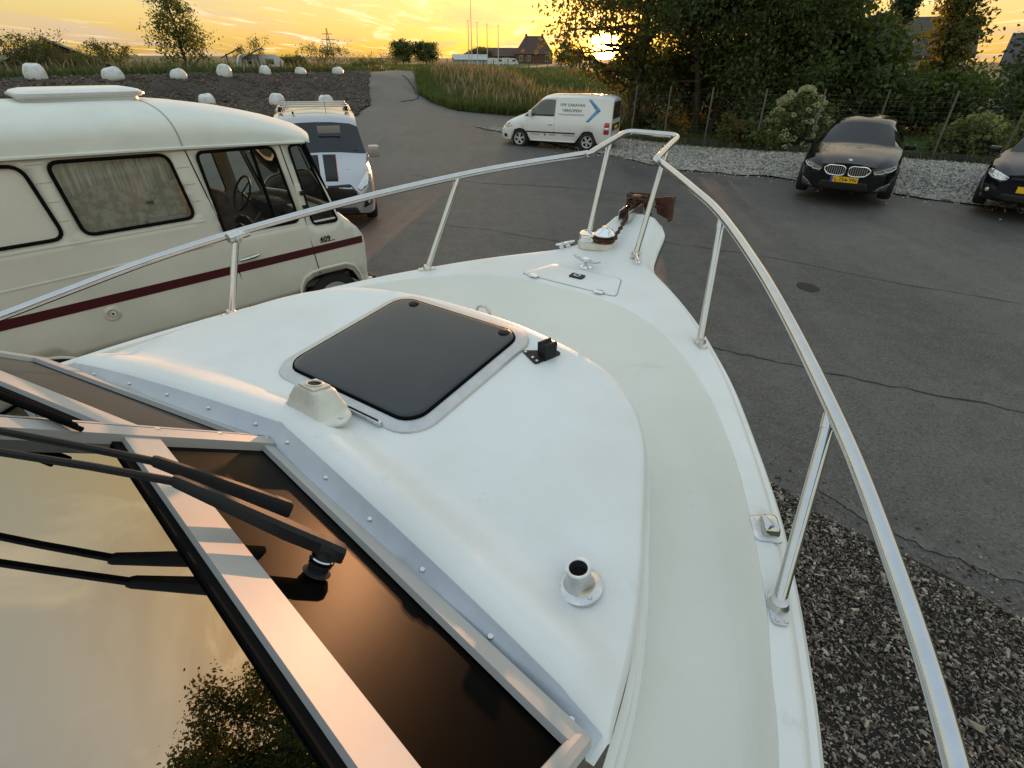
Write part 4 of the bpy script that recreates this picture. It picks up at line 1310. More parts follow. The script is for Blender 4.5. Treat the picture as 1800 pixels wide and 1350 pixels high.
def wheel(parent, x, y, r, w, side, style='five', turn=0.0):
    key = (round(r, 3), w, style)
    if key not in WHEELS:
        t = MB(); mt = Matrix.Rotation(R(-90), 4, 'X')
        t.lathe([(r * .66, -w / 2), (r * .92, -w / 2), (r * .985, -w * .40), (r, -w * .25), (r, w * .25), (r * .985, w * .40), (r * .92, w / 2), (r * .70, w / 2), (r * .66, w * .42), (r * .64, w * .2)], 36, mtx=mt, caps=False)
        to = t.build('wheel', M['tyre'], None, angle=40)
        d = MB(); d.lathe([(r * .66, w * .44), (r * .645, w * .48), (r * .60, w * .42), (r * .58, w * .1)], 36, 0, mtx=mt, caps=False)
        d.lathe([(.0001, w * .1), (r * .6, w * .1)], 24, 1, mtx=mt)
        ns = {'five': 5, 'seven': 7, 'steel': 0}[style]
        for k in range(ns):
            for dy in (-.19, .19):
                a = 2 * PI * k / ns
                mq = mt @ Matrix.Rotation(a, 4, 'Z') @ Matrix.Rotation(dy * .9, 4, 'Z')
                d.prism([(r * .10, -r * .042), (r * .62, -r * .052), (r * .62, r * .052), (r * .10, r * .042)], w * .30, w * .42, 0, mtx=mq)
        d.lathe([(.0001, w * .46), (r * .12, w * .45), (r * .15, w * .30)], 16, 0, mtx=mt, caps=False)
        if ns == 0:
            d.lathe([(.0001, w * .36), (r * .2, w * .35), (r * .25, w * .22), (r * .5, w * .2), (r * .6, w * .3)], 24, 0, mtx=mt)
        do = d.build('rim', [M['rim_silver'], M['under']], None, angle=40)
        WHEELS[key] = (to.data, do.data)
        bpy.data.objects.remove(to); bpy.data.objects.remove(do)
    o = bpy.data.objects.new('wheel', WHEELS[key][0]); link(o, parent)
    o.location = (x, y, r); o.rotation_euler = (0, 0, (0 if side > 0 else PI) + turn)
    q = bpy.data.objects.new('rim', WHEELS[key][1]); link(q, o)
    q.rotation_euler = (0, random.uniform(0, 6), 0)
    return o
def car(root, S, paint):
    """lofted body with the panes cut out of the same grid"""
    w, zt, zb, wr, zl = [interp_fn(S[k], S.get('sm', .06)) for k in ('w', 'zt', 'zb', 'wr', 'zl')]
    x0, x1 = S['x']
    keys = list(S['keys']) + [x0, x1]
    for cx, rad in S['arch']:
        keys += [cx + rad * math.cos(R(a)) for a in range(0, 181, 12)]
    st = sorted(set(round(x, 4) for x in list(np.arange(x0, x1, .11)) + keys if x0 <= x <= x1))
    st = [x for i, x in enumerate(st) if i == 0 or x in keys or min(abs(x - k) for k in keys) > .03]
    rings = []
    for x in st:
        W, ZT, ZB, WR, ZL = w(x), zt(x), zb(x), wr(x), zl(x)
        ZB = min(ZB, ZT - .012)
        zm = ZL + .55 * (ZB - ZL)
        cab = smoothstep(.10, .42, ZT - ZB)
        zre = ZT - .018 - .055 * cab
        pts = [(0, ZL), (W - .16, ZL), (W - .035, ZL + .035), (W - .006, ZL + min(.18, .3 * (ZB - ZL))), (W + .004, zm), (W - .004, ZB - .16 * (ZB - ZL)), (W - S.get('sh', .045), ZB),
               (WR, max(zre, ZB + .003)), (WR * .82, ZT - .012), (WR * .42, ZT + S.get('crown', .02) * .7), (0, ZT + S.get('crown', .02))]
        az = 0
        for cx, rad in S['arch']:
            if abs(x - cx) < rad:
                az = max(az, S['wz'] + math.sqrt(rad * rad - (x - cx) ** 2))
        if az:
            pts = [(y, max(z, min(az, ZB - .05))) if i <= 5 else (y, z) for i, (y, z) in enumerate(pts)]
        rings.append(pts)
    pieces = {}
    def piece(i, j, s):
        xm = (st[i] + st[i + 1]) / 2
        if j >= 7:
            for nm, a, c in S['top_glass']:
                if a <= xm <= c: return (nm, 0)
        if j == 6:
            for nm, a, c in S['side_glass']:
                if a <= xm <= c: return (nm + str(a), s)
        if j <= 1: return ('under', 0)
        return ('body', 0)
    for s in (1, -1):
        for i in range(len(st) - 1):
            for j in range(10):
                q = [(st[i], s * rings[i][j][0], rings[i][j][1]), (st[i], s * rings[i][j + 1][0], rings[i][j + 1][1]), (st[i + 1], s * rings[i + 1][j + 1][0], rings[i + 1][j + 1][1]), (st[i + 1], s * rings[i + 1][j][0], rings[i + 1][j][1])]
                pieces.setdefault(piece(i, j, s), MB()).add(q, [(0, 1, 2, 3) if s > 0 else (3, 2, 1, 0)])
    for i in (0, len(st) - 1):
        full = [(st[i], y, z) for y, z in rings[i]] + [(st[i], -y, z) for y, z in reversed(rings[i][1:-1])]
        pieces[('body', 0)].add(full, [tuple(range(len(full)))], 0, False)
    body = None
    for k in sorted(pieces, key=lambda k: k[0] != 'body'):
        if k[0] == 'body':
            body = pieces[k].build('body', paint, root, angle=S.get('angle', 38))
        elif k[0] == 'under':
            pieces[k].build('underbody', M['under'], body, angle=None)
        else:
            nm = 'windscreen' if k[0].startswith('ws') else 'rear_window' if k[0].startswith('rw') else 'side_window'
            pieces[k].build(nm, M['car_glass'], root, angle=60)
    # closed copy for projecting trim onto
    allm = MB()
    for k in pieces: allm.add(pieces[k].v, pieces[k].f)
    bvh = BVHTree.FromPolygons([Vector(p) for p in allm.v], allm.f)
    # dark cabin so that the panes show depth
    m_ = MB()
    cb = S['cabin']
    m_.box(((cb[0] + cb[1]) / 2, 0, (cb[2] + .25) / 2), (cb[1] - cb[0], cb[3] * 2, cb[2] - .25))
    m_.build('cabin_interior', M['seat_grey'], root, angle=None)
    m_ = MB()
    for y in (-.38, .38):
        m_.box((cb[4], y, cb[2] + .18), (.14, .46, .5), bev=.06, mtx=None)
        m_.box((cb[4], y, cb[2] + .52), (.1, .25, .18), bev=.05)
    m_.build('seat', M['seat_grey'], root)
    return body, bvh
def plate(root, bvh, y, z, txt, x_hint, w=.52, h=.11, sgn=1, tilt=0):
    hit = bvh.ray_cast(Vector((6 * sgn, y, z)), Vector((-sgn, 0, 0)))
    x = (hit[0].x if hit[0] else x_hint) + .022 * sgn
    mt = Matrix.Translation((x, y, z)) @ (Matrix(((0, 0, 1, 0), (1, 0, 0, 0), (0, 1, 0, 0), (0, 0, 0, 1))) if sgn > 0 else Matrix(((0, 0, -1, 0), (-1, 0, 0, 0), (0, 1, 0, 0), (0, 0, 0, 1))))
    mb = MB(); mb.box((0, 0, -.006), (w, h, .012), mtx=mt)
    p = mb.build('number_plate', M['plate_yellow'], root, angle=None)
    if txt:
        mb = MB(); mb.box((-w / 2 + .024, 0, .001), (.044, h - .008, .004), mtx=mt); mb.build('plate_band', M['plate_blue'], p, angle=None)
        text_mb(txt, .105, mt @ Matrix.Translation((.022, -.036, .0025)), .001, .0012, 1.0, 'CENTER').build('lettering', M['plate_black'], p, angle=None)
    return p
def mirror_pair(root, x, y, z, m, dims=(.11, .22, .15), sides=(1, -1)):
    for s in sides:
        mb = MB(); mb.box((x, s * y, z), dims, bev=.045, seg=3)
        mb.tube([(x, s * (y - dims[1] * .4), z - .04), (x + .02, s * (y - dims[1] * .9), z - .07)], .025, 8)
        o = mb.build('door_mirror', m, root)
        mb = MB(); mb.box((x - dims[0] * .5, s * y, z), (.006, dims[1] * .8, dims[2] * .75), bev=.002); mb.build('mirror_glass', M['chrome'], o)

# ------------------------- old cream camper van
CA = R(46)
camper = empty('camper_van', (-6.83 * math.sin(CA), 6.83 * math.cos(CA), 0), CA, 'old cream camper van with a maroon stripe and curtained window', 'camper van')
RIM_H = .36
def sy(z):                       # half breadth of the side at height z
    return 1.03 - .045 * smoothstep(1.5, 2.3, z) - .03 * smoothstep(.75, .5, z) + .012 * smoothstep(1.36, 1.30, z) - .012
ARCHF = [(2.415, .555), (2.455, .62), (2.51, .69), (2.60, .725), (2.70, .735), (3.03, .73), (3.12, .67), (3.18, .57), (3.215, .47)]
ARCHR = [(-.46, .545), (-.42, .57), (-.36, .60), (-.28, .622), (-.20, .63), (.0, .63), (.08, .622), (.15, .60), (.20, .57), (.25, .545)]
FRONT = [(3.335, .47), (3.315, .62), (3.325, .80), (3.33, 1.0), (3.31, 1.10), (3.25, 1.20), (3.03, 1.40), (2.79, 2.17)]
SIDE = [(-2.6, .545)] + ARCHR + ARCHF + FRONT + [(2.72, 2.195), (1.633, 2.232), (.33, 2.27), (-2.6, 2.33)]
W1 = rpoly([(-.62, 1.625), (.505, 1.62), (.425, 2.205), (-.62, 2.24)], .10, 5)
W2 = rpoly([(.645, 1.615), (1.54, 1.612), (1.475, 2.185), (.59, 2.208)], .085, 5)
W3 = rpoly([(1.765, 1.40), (2.56, 1.39), (2.455, 2.16), (1.72, 2.175)], .07, 5)
W4 = rpoly([(2.715, 1.325), (3.02, 1.315), (2.765, 2.16), (2.625, 2.15)], .045, 4)
def camper_side(s):
    V, F = cdt(SIDE, [W1, W2, W3, W4] if True else [], .11)
    mb = MB(); mb.add([(x, s * sy(z), z) for x, z in V], F)
    return mb
sidebody = camper_side(-1)
sidebody.add(*(lambda q: (q.v, q.f))(camper_side(1)))
# roof
ZTT = interp_fn([(-3, 2.62), (-1, 2.615), (.5, 2.605), (1.25, 2.605), (1.62, 2.592), (1.9, 2.56), (2.21, 2.50), (2.53, 2.40), (2.76, 2.31), (2.95, 2.225), (3.05, 2.19)], .05)
ZG = interp_fn([(-3, 2.34), (.33, 2.275), (1.633, 2.238), (2.79, 2.19), (3.1, 2.18)], .02)
rows = []
for x in list(np.arange(-2.6, 2.7, .15)) + [2.72, 2.78, 2.83, 2.87]:
    row = []
    for k in range(25):
        a = PI * k / 24
        y = math.cos(a); yy = math.copysign(abs(y) ** .62, y)
        zz = ZG(x) + (ZTT(x) - ZG(x)) * (abs(math.sin(a)) ** .62)
        xx = x + (.26 * (1 - yy * yy) * smoothstep(1.6, 2.87, x))
        row.append((xx, 1.0 * yy * (1 - .02 * smoothstep(2.5, 2.9, x)), zz if x < 2.8 else zz - (x - 2.8) * .35))
    rows.append(row)
roofm = MB(); roofm.grid(rows)
for s in (1, -1):                 # rain gutter
    roofm.tube([(x, s * 1.004, ZG(x) - .012) for x in np.arange(-2.6, 2.8, .3)] + [(2.79, s * .99, 2.178)], .016, 6)
# nose: windscreen, scuttle and front panel
def frow(x, z, bulge, hw):
    return [(x + bulge * (1 - abs(y) ** 2.4), y * hw, z) for y in np.linspace(-1, 1, 17)]
nose = MB()
nose.grid([frow(3.335, .47, .06, .985), frow(3.315, .62, .08, .99), frow(3.325, .8, .09, 1.0), frow(3.33, 1.0, .10, 1.003), frow(3.31, 1.10, .10, 1.005), frow(3.25, 1.2, .12, 1.006), frow(3.10, 1.34, .16, 1.006), frow(3.03, 1.4, .18, 1.006)])
nose.add([(-2.6, 1.0, .545), (-2.6, -1.0, .545), (-2.6, -.98, 2.33), (-2.6, .98, 2.33)], [(0, 1, 2, 3)], 0, False)
camper_body = sidebody
camper_body.add(nose.v, nose.f)
cbody = camper_body.build('body', M['camper_cream'], camper, angle=30)
md = cbody.modifiers.new('solid', 'SOLIDIFY'); md.thickness = .03; md.offset = -1
croof = roofm.build('roof', M['camper_roof'], camper, angle=40)
mb = MB(); mb.grid([frow(3.03, 1.4, .18, .985), frow(2.91, 1.79, .19, .97), frow(2.80, 2.17, .2, .955)]); mb.build('windscreen', M['camper_glass'], camper)
mb = MB(); mb.tube([(2.795, -.985, 2.17), (3.035, -.995, 1.405)], .022, 8); mb.tube([(2.795, .985, 2.17), (3.035, .995, 1.405)], .022, 8); mb.build('windscreen_pillar', M['black_rubber'], camper)
for s in (-1, 1):
    for i, Wn in enumerate((W1, W2, W3, W4)):
        cxw = sum(p[0] for p in Wn) / len(Wn); czw = sum(p[1] for p in Wn) / len(Wn)
        ring = [(x, s * (sy(z) + .004), z) for x, z in Wn]
        mb = MB(); mb.tube(ring, .015 if i < 3 else .013, 8, closed=True)
        fr_ = mb.build('window_rubber', M['black_rubber'], camper)
        mb = MB(); mb.add([(x, s * (sy(z) - .012), z) for x, z in Wn], [tuple(range(len(Wn)))], 0, False)
        if i == 0:
            mb.build('filled_window', M['camper_cream'], fr_, angle=None)
        else:
            mb.build('window_glass', M['camper_glass'], fr_, angle=None)
        if i == 1:
            mb = MB(); rows = []
            for z in np.linspace(2.25, 1.56, 12):
                rows.append([(x, s * (.90 + .022 * math.sin(x * 34 + 1.2 * math.sin(x * 9)) + .006 * math.sin(x * 80)), z) for x in np.linspace(.55, 1.60, 90)])
            mb.grid(rows); mb.build('curtain', M['curtain'], camper, angle=None)
            mb = MB(); rows = []
            for z in np.linspace(1.93, 1.60, 8):
                rows.append([(x, s * (.928 + .014 * math.sin(x * 26 + 1)), z + .05 * math.sin(x * 9) * (1 if z > 1.8 else 0)) for x in np.linspace(.6, 1.55, 70)])
            mb.grid(rows); mb.build('lace_curtain', M['lace'], camper, angle=None)
            mb = MB(); mb.box((1.30, s * .96, 1.635), (.30, .03, .035), bev=.004); mb.build('window_board', M['paper'], camper)
    mb = MB(); mb.tube([(2.235, s * .985, 2.16), (2.31, s * 1.0, 1.40)], .018, 6); mb.build('window_divider', M['black_rubber'], camper)
_cb = MB()
for s in (1, -1): _cb.add(*(lambda q: (q.v, q.f))(camper_side(s)))
CB = BVHTree.FromPolygons([Vector(p) for p in _cb.v], _cb.f)
def sstrip(pts, w, off=.003):
    P = []
    for x, z in pts: P.append((x, z))
    L = [(x, z + w / 2) for x, z in P]; Q = [(x, z - w / 2) for x, z in P]
    return L + Q[::-1]
for s in (-1, 1):
    mb = MB(); rows = []
    for x in np.linspace(-2.6, 3.30, 60):
        z0, z1 = .981 + .005 * x, 1.068 + .004 * x
        rows.append([(x, s * (sy((z0 + z1) / 2) + .004), z0), (x, s * (sy((z0 + z1) / 2) + .004), z1)])
    mb.grid(rows); mb.build('maroon_stripe', M['maroon'], camper, angle=None)
    mb = MB(); mb.box((.70, s * .985, .500), (3.5, .02, .085)); mb.build('side_skirt', M['skirt_grey'], camper, angle=None)
    for z, h in ((.548, .022), (.452, .03)):
        mb = MB(); mb.box((.86, s * .997, z), (3.13, .012, h)); mb.build('skirt_stripe', M['stripe_dark'], camper, angle=None)
    # pressed belt ribs
    for z0, z1 in ((1.565, 1.565), (1.29, 1.335)):
        mb = MB(); mb.tube([(x, s * (sy(z0) - .006), z0 + (z1 - z0) * (x / 2)) for x in np.linspace(-2.6, 1.62, 24)], .012, 6); mb.build('body_rib', M['camper_cream'], camper)
    mb = MB(); mb.tube([(x, s * (sy(1.34) - .006), 1.337 + .004 * x) for x in np.linspace(1.78, 3.0, 12)], .011, 6); mb.build('body_rib', M['camper_cream'], camper)
    for z in (1.755, 1.91, 2.06, 2.20):      # planked upper side between the windows
        for xa, xb in ((.50 - .12 * (z - 1.62), .60), (1.545 - .12 * (z - 1.62), 1.66)):
            mb = MB(); mb.box(((xa + xb) / 2, s * (sy(z) + .001), z), (xb - xa - .05, .003, .004)); mb.build('panel_joint', M['gap_grey'], camper, angle=None)
    # door gaps
    def gap(pts):
        mb = MB(); mb.tube([(x, s * (sy(z) + .0005), z) for x, z in pts], .0058, 4); mb.build('door_gap', M['dark_hole'], camper)
    gap([(1.635, 2.21), (1.70, 1.8), (1.755, 1.445), (1.79, 1.0), (1.812, .56)])
    gap([(2.535, 2.19), (2.59, 1.75), (2.632, 1.42), (2.655, 1.0), (2.68, .75)])
    gap([(1.64, 2.212), (2.1, 2.205), (2.53, 2.192)])
    mb = MB(); mb.tube([(1.82, s * 1.045, 1.118), (1.86, s * 1.062, 1.122), (1.99, s * 1.062, 1.134), (2.03, s * 1.045, 1.137)], [.012, .016, .018, .014], 8); mb.build('door_handle', M['stainless_dull'], camper)
    mb = MB(); mb.box((2.615, s * 1.02, 1.61), (.065, .035, .34), bev=.012)
    for z in (1.52, 1.70): mb.lathe([(.016, 0), (.016, .03)], 8, mtx=Matrix.Translation((2.635, s * 1.03, z)) @ Matrix.Rotation(R(90 if s < 0 else -90), 4, 'X'))
    mb.build('mirror_bracket', M['camper_cream'], camper)
    mb = MB()
    for z in (1.53, 1.685): mb.box((2.645, s * 1.05, z), (.05, .03, .05), bev=.008)
    mb.build('mirror_clamp', M['black_plastic'], camper)
    mb = MB(); mb.tube([(x, s * (sy(.8) + .004), z) for x, z in [(2.40, .56), (2.42, .66), (2.48, .745), (2.58, .785), (2.7, .80), (3.02, .795), (3.13, .745), (3.20, .64), (3.225, .52)]], .016, 6); mb.build('arch_flare', M['camper_cream'], camper)
    mb = MB(); mb.tube([(-.105 + .40 * math.cos(a), s * (sy(.6) + .003), .40 + .245 * math.sin(a)) for a in np.linspace(R(34), R(146), 14)], .014, 6); mb.build('arch_flare', M['camper_cream'], camper)
    mb = MB(); mb.box((3.30, s * .985, 1.035), (.08, .06, .075), bev=.02); mb.build('indicator', M['lamp_amber'], camper)
    for x in (2.855, -.105): wheel(camper, x, s * .88, .345, .20, s, 'steel')
mb = MB(); mb.box((3.40, 0, .45), (.12, 1.98, .14), bev=.04); mb.build('bumper', M['trim_black'], camper)
mb = MB(); mb.box((3.34, -.98, .47), (.10, .06, .10), bev=.02); mb.build('bumper_corner', M['camper_cream'], camper)
_m409 = Matrix.Translation((2.752, -sy(1.12) - .006, 1.112)) @ Matrix(((1, 0, 0, 0), (0, 0, -1, 0), (0, 1, 0, 0), (0, 0, 0, 1)))
text_mb('409', .084, _m409, .003, .0015, 1.1).build('model_badge', M['plate_black'], camper, angle=None)
mb = MB(); mb.box((2.845, -sy(1.12) - .004, 1.108), (.19, .004, .007)); mb.build('badge_underline', M['plate_black'], camper, angle=None)
_fc = Matrix.Translation((.595, -sy(.893), .893)) @ Matrix.Rotation(R(90), 4, 'X')
mb = MB(); mb.lathe([(.068, -.004), (.068, .006), (.060, .011), (.042, .012), (.040, .008), (.030, .008), (.028, .013), (.0001, .014)], 30, mtx=_fc); wc = mb.build('water_filler', M['gelcoat_aged'], camper)
mb = MB(); mb.lathe([(.0001, .0148), (.010, .0146), (.011, .013)], 12, mtx=_fc)
for a in range(0, 360, 30):
    mb.box((.035 * math.cos(R(a)), .035 * math.sin(R(a)), .0095), (.008, .005, .003), mtx=_fc)
mb.build('filler_lock', M['trim_black'], wc)
# roof light and vent plates
mb = MB(); rows = []
for k, (g, z) in enumerate(((-.0, 2.58), (.0, 2.62), (.03, 2.627), (.035, 2.665), (.015, 2.68), (-.04, 2.693), (-.10, 2.695))):
    rows.append([(x, y, z) for x, y in rrect(.44 + g, .36 + g, .12, 5, 1.14, .02)])
mb.grid(rows, closed=True); mb.add(rows[-1], [tuple(range(len(rows[-1])))], 0, False)
sl_ = mb.build('roof_light', M['gelcoat'], camper, angle=40)
mb = MB(); rows = [[(x, y, z) for x, y in rrect(.452 + g, .372 + g, .12, 5, 1.14, .02)] for g, z in ((.025, 2.637), (.038, 2.639), (.038, 2.657), (.025, 2.659))]
mb.grid(rows, closed=True); mb.build('roof_light_band', M['hatch_alu'], sl_, angle=40)
for x in (.15, -.6, -1.3):
    mb = MB(); mb.box((x, -.30, 2.62), (.5, .6, .02), bev=.008); mb.build('roof_plate', M['gelcoat'], camper)
mb = MB(); mb.tube([(1.57 + .05 * t, -1.0 + .75 * t, 0) for t in (0, 1)], .001, 3)
seam = []
for k in range(12):
    a = PI * (12 - k) / 24 * 1.0
    y = -abs(math.cos(PI * k / 24)); yy = math.copysign(abs(y) ** .62, y); x = 1.62 - .09 * k / 11
    seam.append((x, yy * 1.003, ZG(x) + (ZTT(x) - ZG(x)) * (abs(math.sin(PI * k / 24)) ** .62) + .001))
mb = MB(); mb.tube(seam, .005, 5); mb.build('roof_seam', M['gap_grey'], camper)
# cab: floor, engine cover, seats, wheel, dashboard
mb = MB(); mb.box((.3, 0, .62), (5.6, 1.88, .06)); mb.box((2.95, 0, .95), (.3, 1.8, .7), bev=.05); mb.box((2.86, .35, 1.28), (.3, .7, .18), bev=.05); mb.build('cab_floor', M['seat_grey'], camper)
mb = MB(); mb.box((1.66, 0, 1.2), (.02, 1.86, 1.1)); mb.build('cab_bulkhead', M['seat_grey'], camper, angle=None)
for y in (-.52, .52):
    mb = MB(); mb.box((2.12, y, 1.14), (.5, .5, .16), bev=.06); mb.box((1.92, y, 1.45), (.14, .48, .60), bev=.06); mb.build('cab_seat', M['seat_grey'], camper)
mb = MB(); mb.tube([(2.56 + .10 * math.sin(a), .5 + .22 * math.cos(a), 1.46 + .19 * math.sin(a)) for a in np.linspace(0, 2 * PI, 25)[:-1]], .014, 8, closed=True)
mb.tube([(2.56, .5, 1.46), (2.78, .5, 1.15)], .018, 8)
for a in (0, 2.2, 4.1): mb.tube([(2.56, .5, 1.46), (2.56 + .10 * math.sin(a), .5 + .22 * math.cos(a), 1.46 + .19 * math.sin(a))], .01, 6)
mb.build('steering_wheel', M['trim_black'], camper)
mb = MB(); rows = []
for k in range(10):
    rows.append([(2.0 + .05 * k, -.75 + y, 1.30 + .06 * math.sin(k * 1.1 + y * 7) + .04 * math.sin(y * 17)) for y in np.linspace(0, .55, 14)])
mb.grid(rows); mb.build('folded_coat', M['trim_black'], camper)
mb = MB(); mb.box((2.86, -.55, 1.43), (.26, .34, .015), mtx=None); mb.build('papers', M['paper'], camper, angle=None)

# ------------------------- silver van with twin bonnet stripes
tr = empty('panel_van', (-4.33, 12.58, 0), R(-72), 'silver van with black bonnet stripes and roof bars', 'van', scale=.985)
TS = dict(x=(-2.55, 2.38), wz=.34, arch=[(1.45, .40), (-1.48, .40)], sm=.07,
  w=[(-2.6, .93), (-2.3, .97), (1.6, .985), (1.9, .96), (2.15, .87), (2.3, .76), (2.4, .60)],
  zt=[(-2.6, 1.93), (-2.2, 1.97), (-.2, 1.98), (.45, 1.93), (.62, 1.87), (1.38, 1.27), (1.7, 1.15), (2.05, 1.02), (2.25, .90), (2.38, .80)],
  zb=[(-2.6, 1.22), (1.2, 1.18), (1.5, 1.12), (1.9, 1.0), (2.2, .86), (2.4, .72)],
  wr=[(-2.6, .84), (.4, .84), (.62, .83), (1.38, .925), (1.8, .85), (2.1, .75), (2.4, .50)],
  zl=[(-2.6, .35), (-2.2, .26), (1.9, .24), (2.2, .24), (2.38, .30)],
  keys=[.62, .70, 1.34, 1.38, 1.28, .30, -.45, -.35, -2.3], top_glass=[('ws', .70, 1.34)], side_glass=[('a', -.35, .30), ('b', .36, 1.05)], cabin=(-2.0, 1.9, 1.0, .8, .1), crown=.03)
tb, tv = car(tr, TS, M['silver_paint'])
for y in (.17, -.17):
    a, c = (y - .125, y + .125)
    raypatch(tv, [(1.40, a), (2.24, a * .92), (2.24, c * .92), (1.40, c)], 'top', 'bonnet_stripe', M['trim_black'], tr, .003, .1, solid=.002)
for y in (.302, -.302):
    raypatch(tv, [(1.40, y - .006), (2.2, y * .92 - .006), (2.2, y * .92 + .006), (1.40, y + .006)], 'top', 'red_pinstripe', M['lamp_red'], tr, .003, .1, solid=.002)
raypatch(tv, rpoly([(-.52, .60), (.52, .60), (.60, .72), (.50, .87), (-.50, .87), (-.60, .72)], .05), 'front', 'grille', M['trim_black'], tr, .012, .07)
mb = MB()
for z in (.66, .725, .79): mb.tube([(2.40 - .10 * abs(y) ** 2 * 1.2 - (z - .6) * .10, y, z) for y in np.linspace(-.48, .48, 9)], .012, 6)
mb.build('grille_bar', M['trim_black'], tr)
raypatch(tv, rpoly([(-.62, .30), (.62, .30), (.55, .45), (-.55, .45)], .04), 'front', 'lower_intake', M['trim_black'], tr, .012, .07)
for s in (1, -1):
    raypatch(tv, rpoly([(s * .60, .80), (s * .68, .74), (s * .92, .86), (s * .945, 1.05), (s * .83, 1.02)], .03), 'front', 'headlight', M['lamp_clear'], tr, .010, .05)
    raypatch(tv, rpoly([(s * .68, .42), (s * .90, .46), (s * .90, .62), (s * .76, .60)], .04), 'front', 'fog_recess', M['trim_black'], tr, .010, .05)
    hit = tv.ray_cast(Vector((6, s * .80, .52)), Vector((-1, 0, 0)))[0]
    mb = MB(); mb.lathe([(.0001, .02), (.04, .012), (.045, 0)], 14, mtx=Matrix.Translation(hit + Vector((.02, 0, 0))) @ Matrix.Rotation(R(90), 4, 'Y')); mb.build('fog_lamp', M['lamp_clear'], tr)
    for x in (1.45, -1.48): wheel(tr, x, s * .87, .34, .22, s, 'five')
mirror_pair(tr, 1.02, 1.10, 1.28, M['silver_paint'], (.13, .24, .24))
for x in (-.1, -.75, -1.4):
    mb = MB(); mb.box((x, 0, 2.075), (.075, 1.46, .035), bev=.012)
    bar_ = mb.build('roof_bar', M['hatch_alu'], tr)
    for s in (1, -1):
        mb = MB(); mb.box((x, s * .70, 2.02), (.09, .06, .10), bev=.015); mb.build('bar_foot', M['trim_black'], bar_)
for s in (1, -1):
    mb = MB(); mb.tube([(-2.0, s * .76, 2.0), (-1.0, s * .77, 2.03), (.1, s * .76, 2.0)], .02, 8); mb.build('roof_rail', M['hatch_alu'], tr)
mb = MB(); mb.tube([(.2, .25, 1.98), (.12, .25, 2.16)], .006, 6); mb.build('aerial', M['trim_black'], tr)
mb = MB(); mb.box((.35, -.42, 1.99), (.06, .04, .05), bev=.012); mb.build('roof_lamp', M['trim_black'], tr)
plate(tr, tv, .0, .53, 'V-478-PT' if False else '', 2.42)
mb = MB(); mb.box((1.0, .25, 1.72), (.01, .45, .14), mtx=None, bev=.003); mb.build('sun_visor', M['skirt_grey'], tr)
mb = MB()
for y0, y1 in ((-.72, .05), (.0, .75)): mb.tube([(1.36, y0, 1.285), (1.27, y1, 1.345)], .010, 6)
mb.build('wiper', M['trim_black'], tr)
mb = MB(); mb.box((1.90, .50, 1.075), (.03, .03, .012), bev=.003); mb.box((1.90, -.50, 1.075), (.03, .03, .012), bev=.003); mb.build('washer_jet', M['trim_black'], tr)
mb = MB(); mb.lathe([(.06, -.01), (.06, .02), (.05, .025)], 18, mtx=Matrix.Translation((2.385, 0, .845)) @ Matrix.Rotation(R(90), 4, 'Y') @ Matrix.Scale(.6, 4, (1, 0, 0))); mb.build('oval_badge', M['chrome'], tr)

# ------------------------- small white delivery van
cd = empty('delivery_van', (1.78, 22.45, hz1(1.78, 22.45) + .005), R(159), 'small white delivery van with lettering and a blue arrow on its side', 'van', scale=1.0)
CS = dict(x=(-2.18, 2.18), wz=.31, arch=[(1.34, .375), (-1.34, .375)], sm=.06,
  w=[(-2.2, .80), (-2.0, .86), (-1.5, .89), (1.5, .89), (1.8, .86), (2.05, .74), (2.2, .55)],
  zt=[(-2.2, 1.70), (-2.05, 1.79), (-1.2, 1.82), (.2, 1.80), (.48, 1.74), (1.18, 1.16), (1.5, 1.06), (1.85, .93), (2.05, .80), (2.2, .64)],
  zb=[(-2.2, 1.06), (1.0, 1.05), (1.3, 1.02), (1.7, .88), (2.0, .72), (2.2, .56)],
  wr=[(-2.2, .70), (.3, .70), (.5, .68), (1.18, .76), (1.5, .74), (1.9, .64), (2.2, .45)],
  zl=[(-2.2, .32), (-1.9, .24), (1.8, .22), (2.0, .22), (2.2, .28)],
  keys=[.50, .54, 1.16, 1.18, 1.05, -.06, -.02, .98, -2.12], top_glass=[('ws', .54, 1.16)], side_glass=[], cabin=(-.2, 1.7, .85, .72, .1), crown=.03)
db, dv = car(cd, CS, M['white_paint'])
def cad_text(txt, x, z, size, key, s=1, bold=.004, sp=1.15, name='lettering'):
    mt = Matrix.Translation((x, s * 0, z)) @ (Matrix(((-1, 0, 0, 0), (0, 0, 1, 0), (0, 1, 0, 0), (0, 0, 0, 1))) if s > 0 else Matrix(((1, 0, 0, 0), (0, 0, -1, 0), (0, 1, 0, 0), (0, 0, 0, 1))))
    mb = text_mb(txt, size, mt, 0, bold, sp, 'CENTER')
    for i, (a, y, c) in enumerate(mb.v):
        h = dv.ray_cast(Vector((a, 6 * s, c)), Vector((0, -s, 0)))[0]
        mb.v[i] = (a, (h.y if h else .87 * s) + .005 * s, c)
    return mb.build(name, M[key], cd, angle=None)
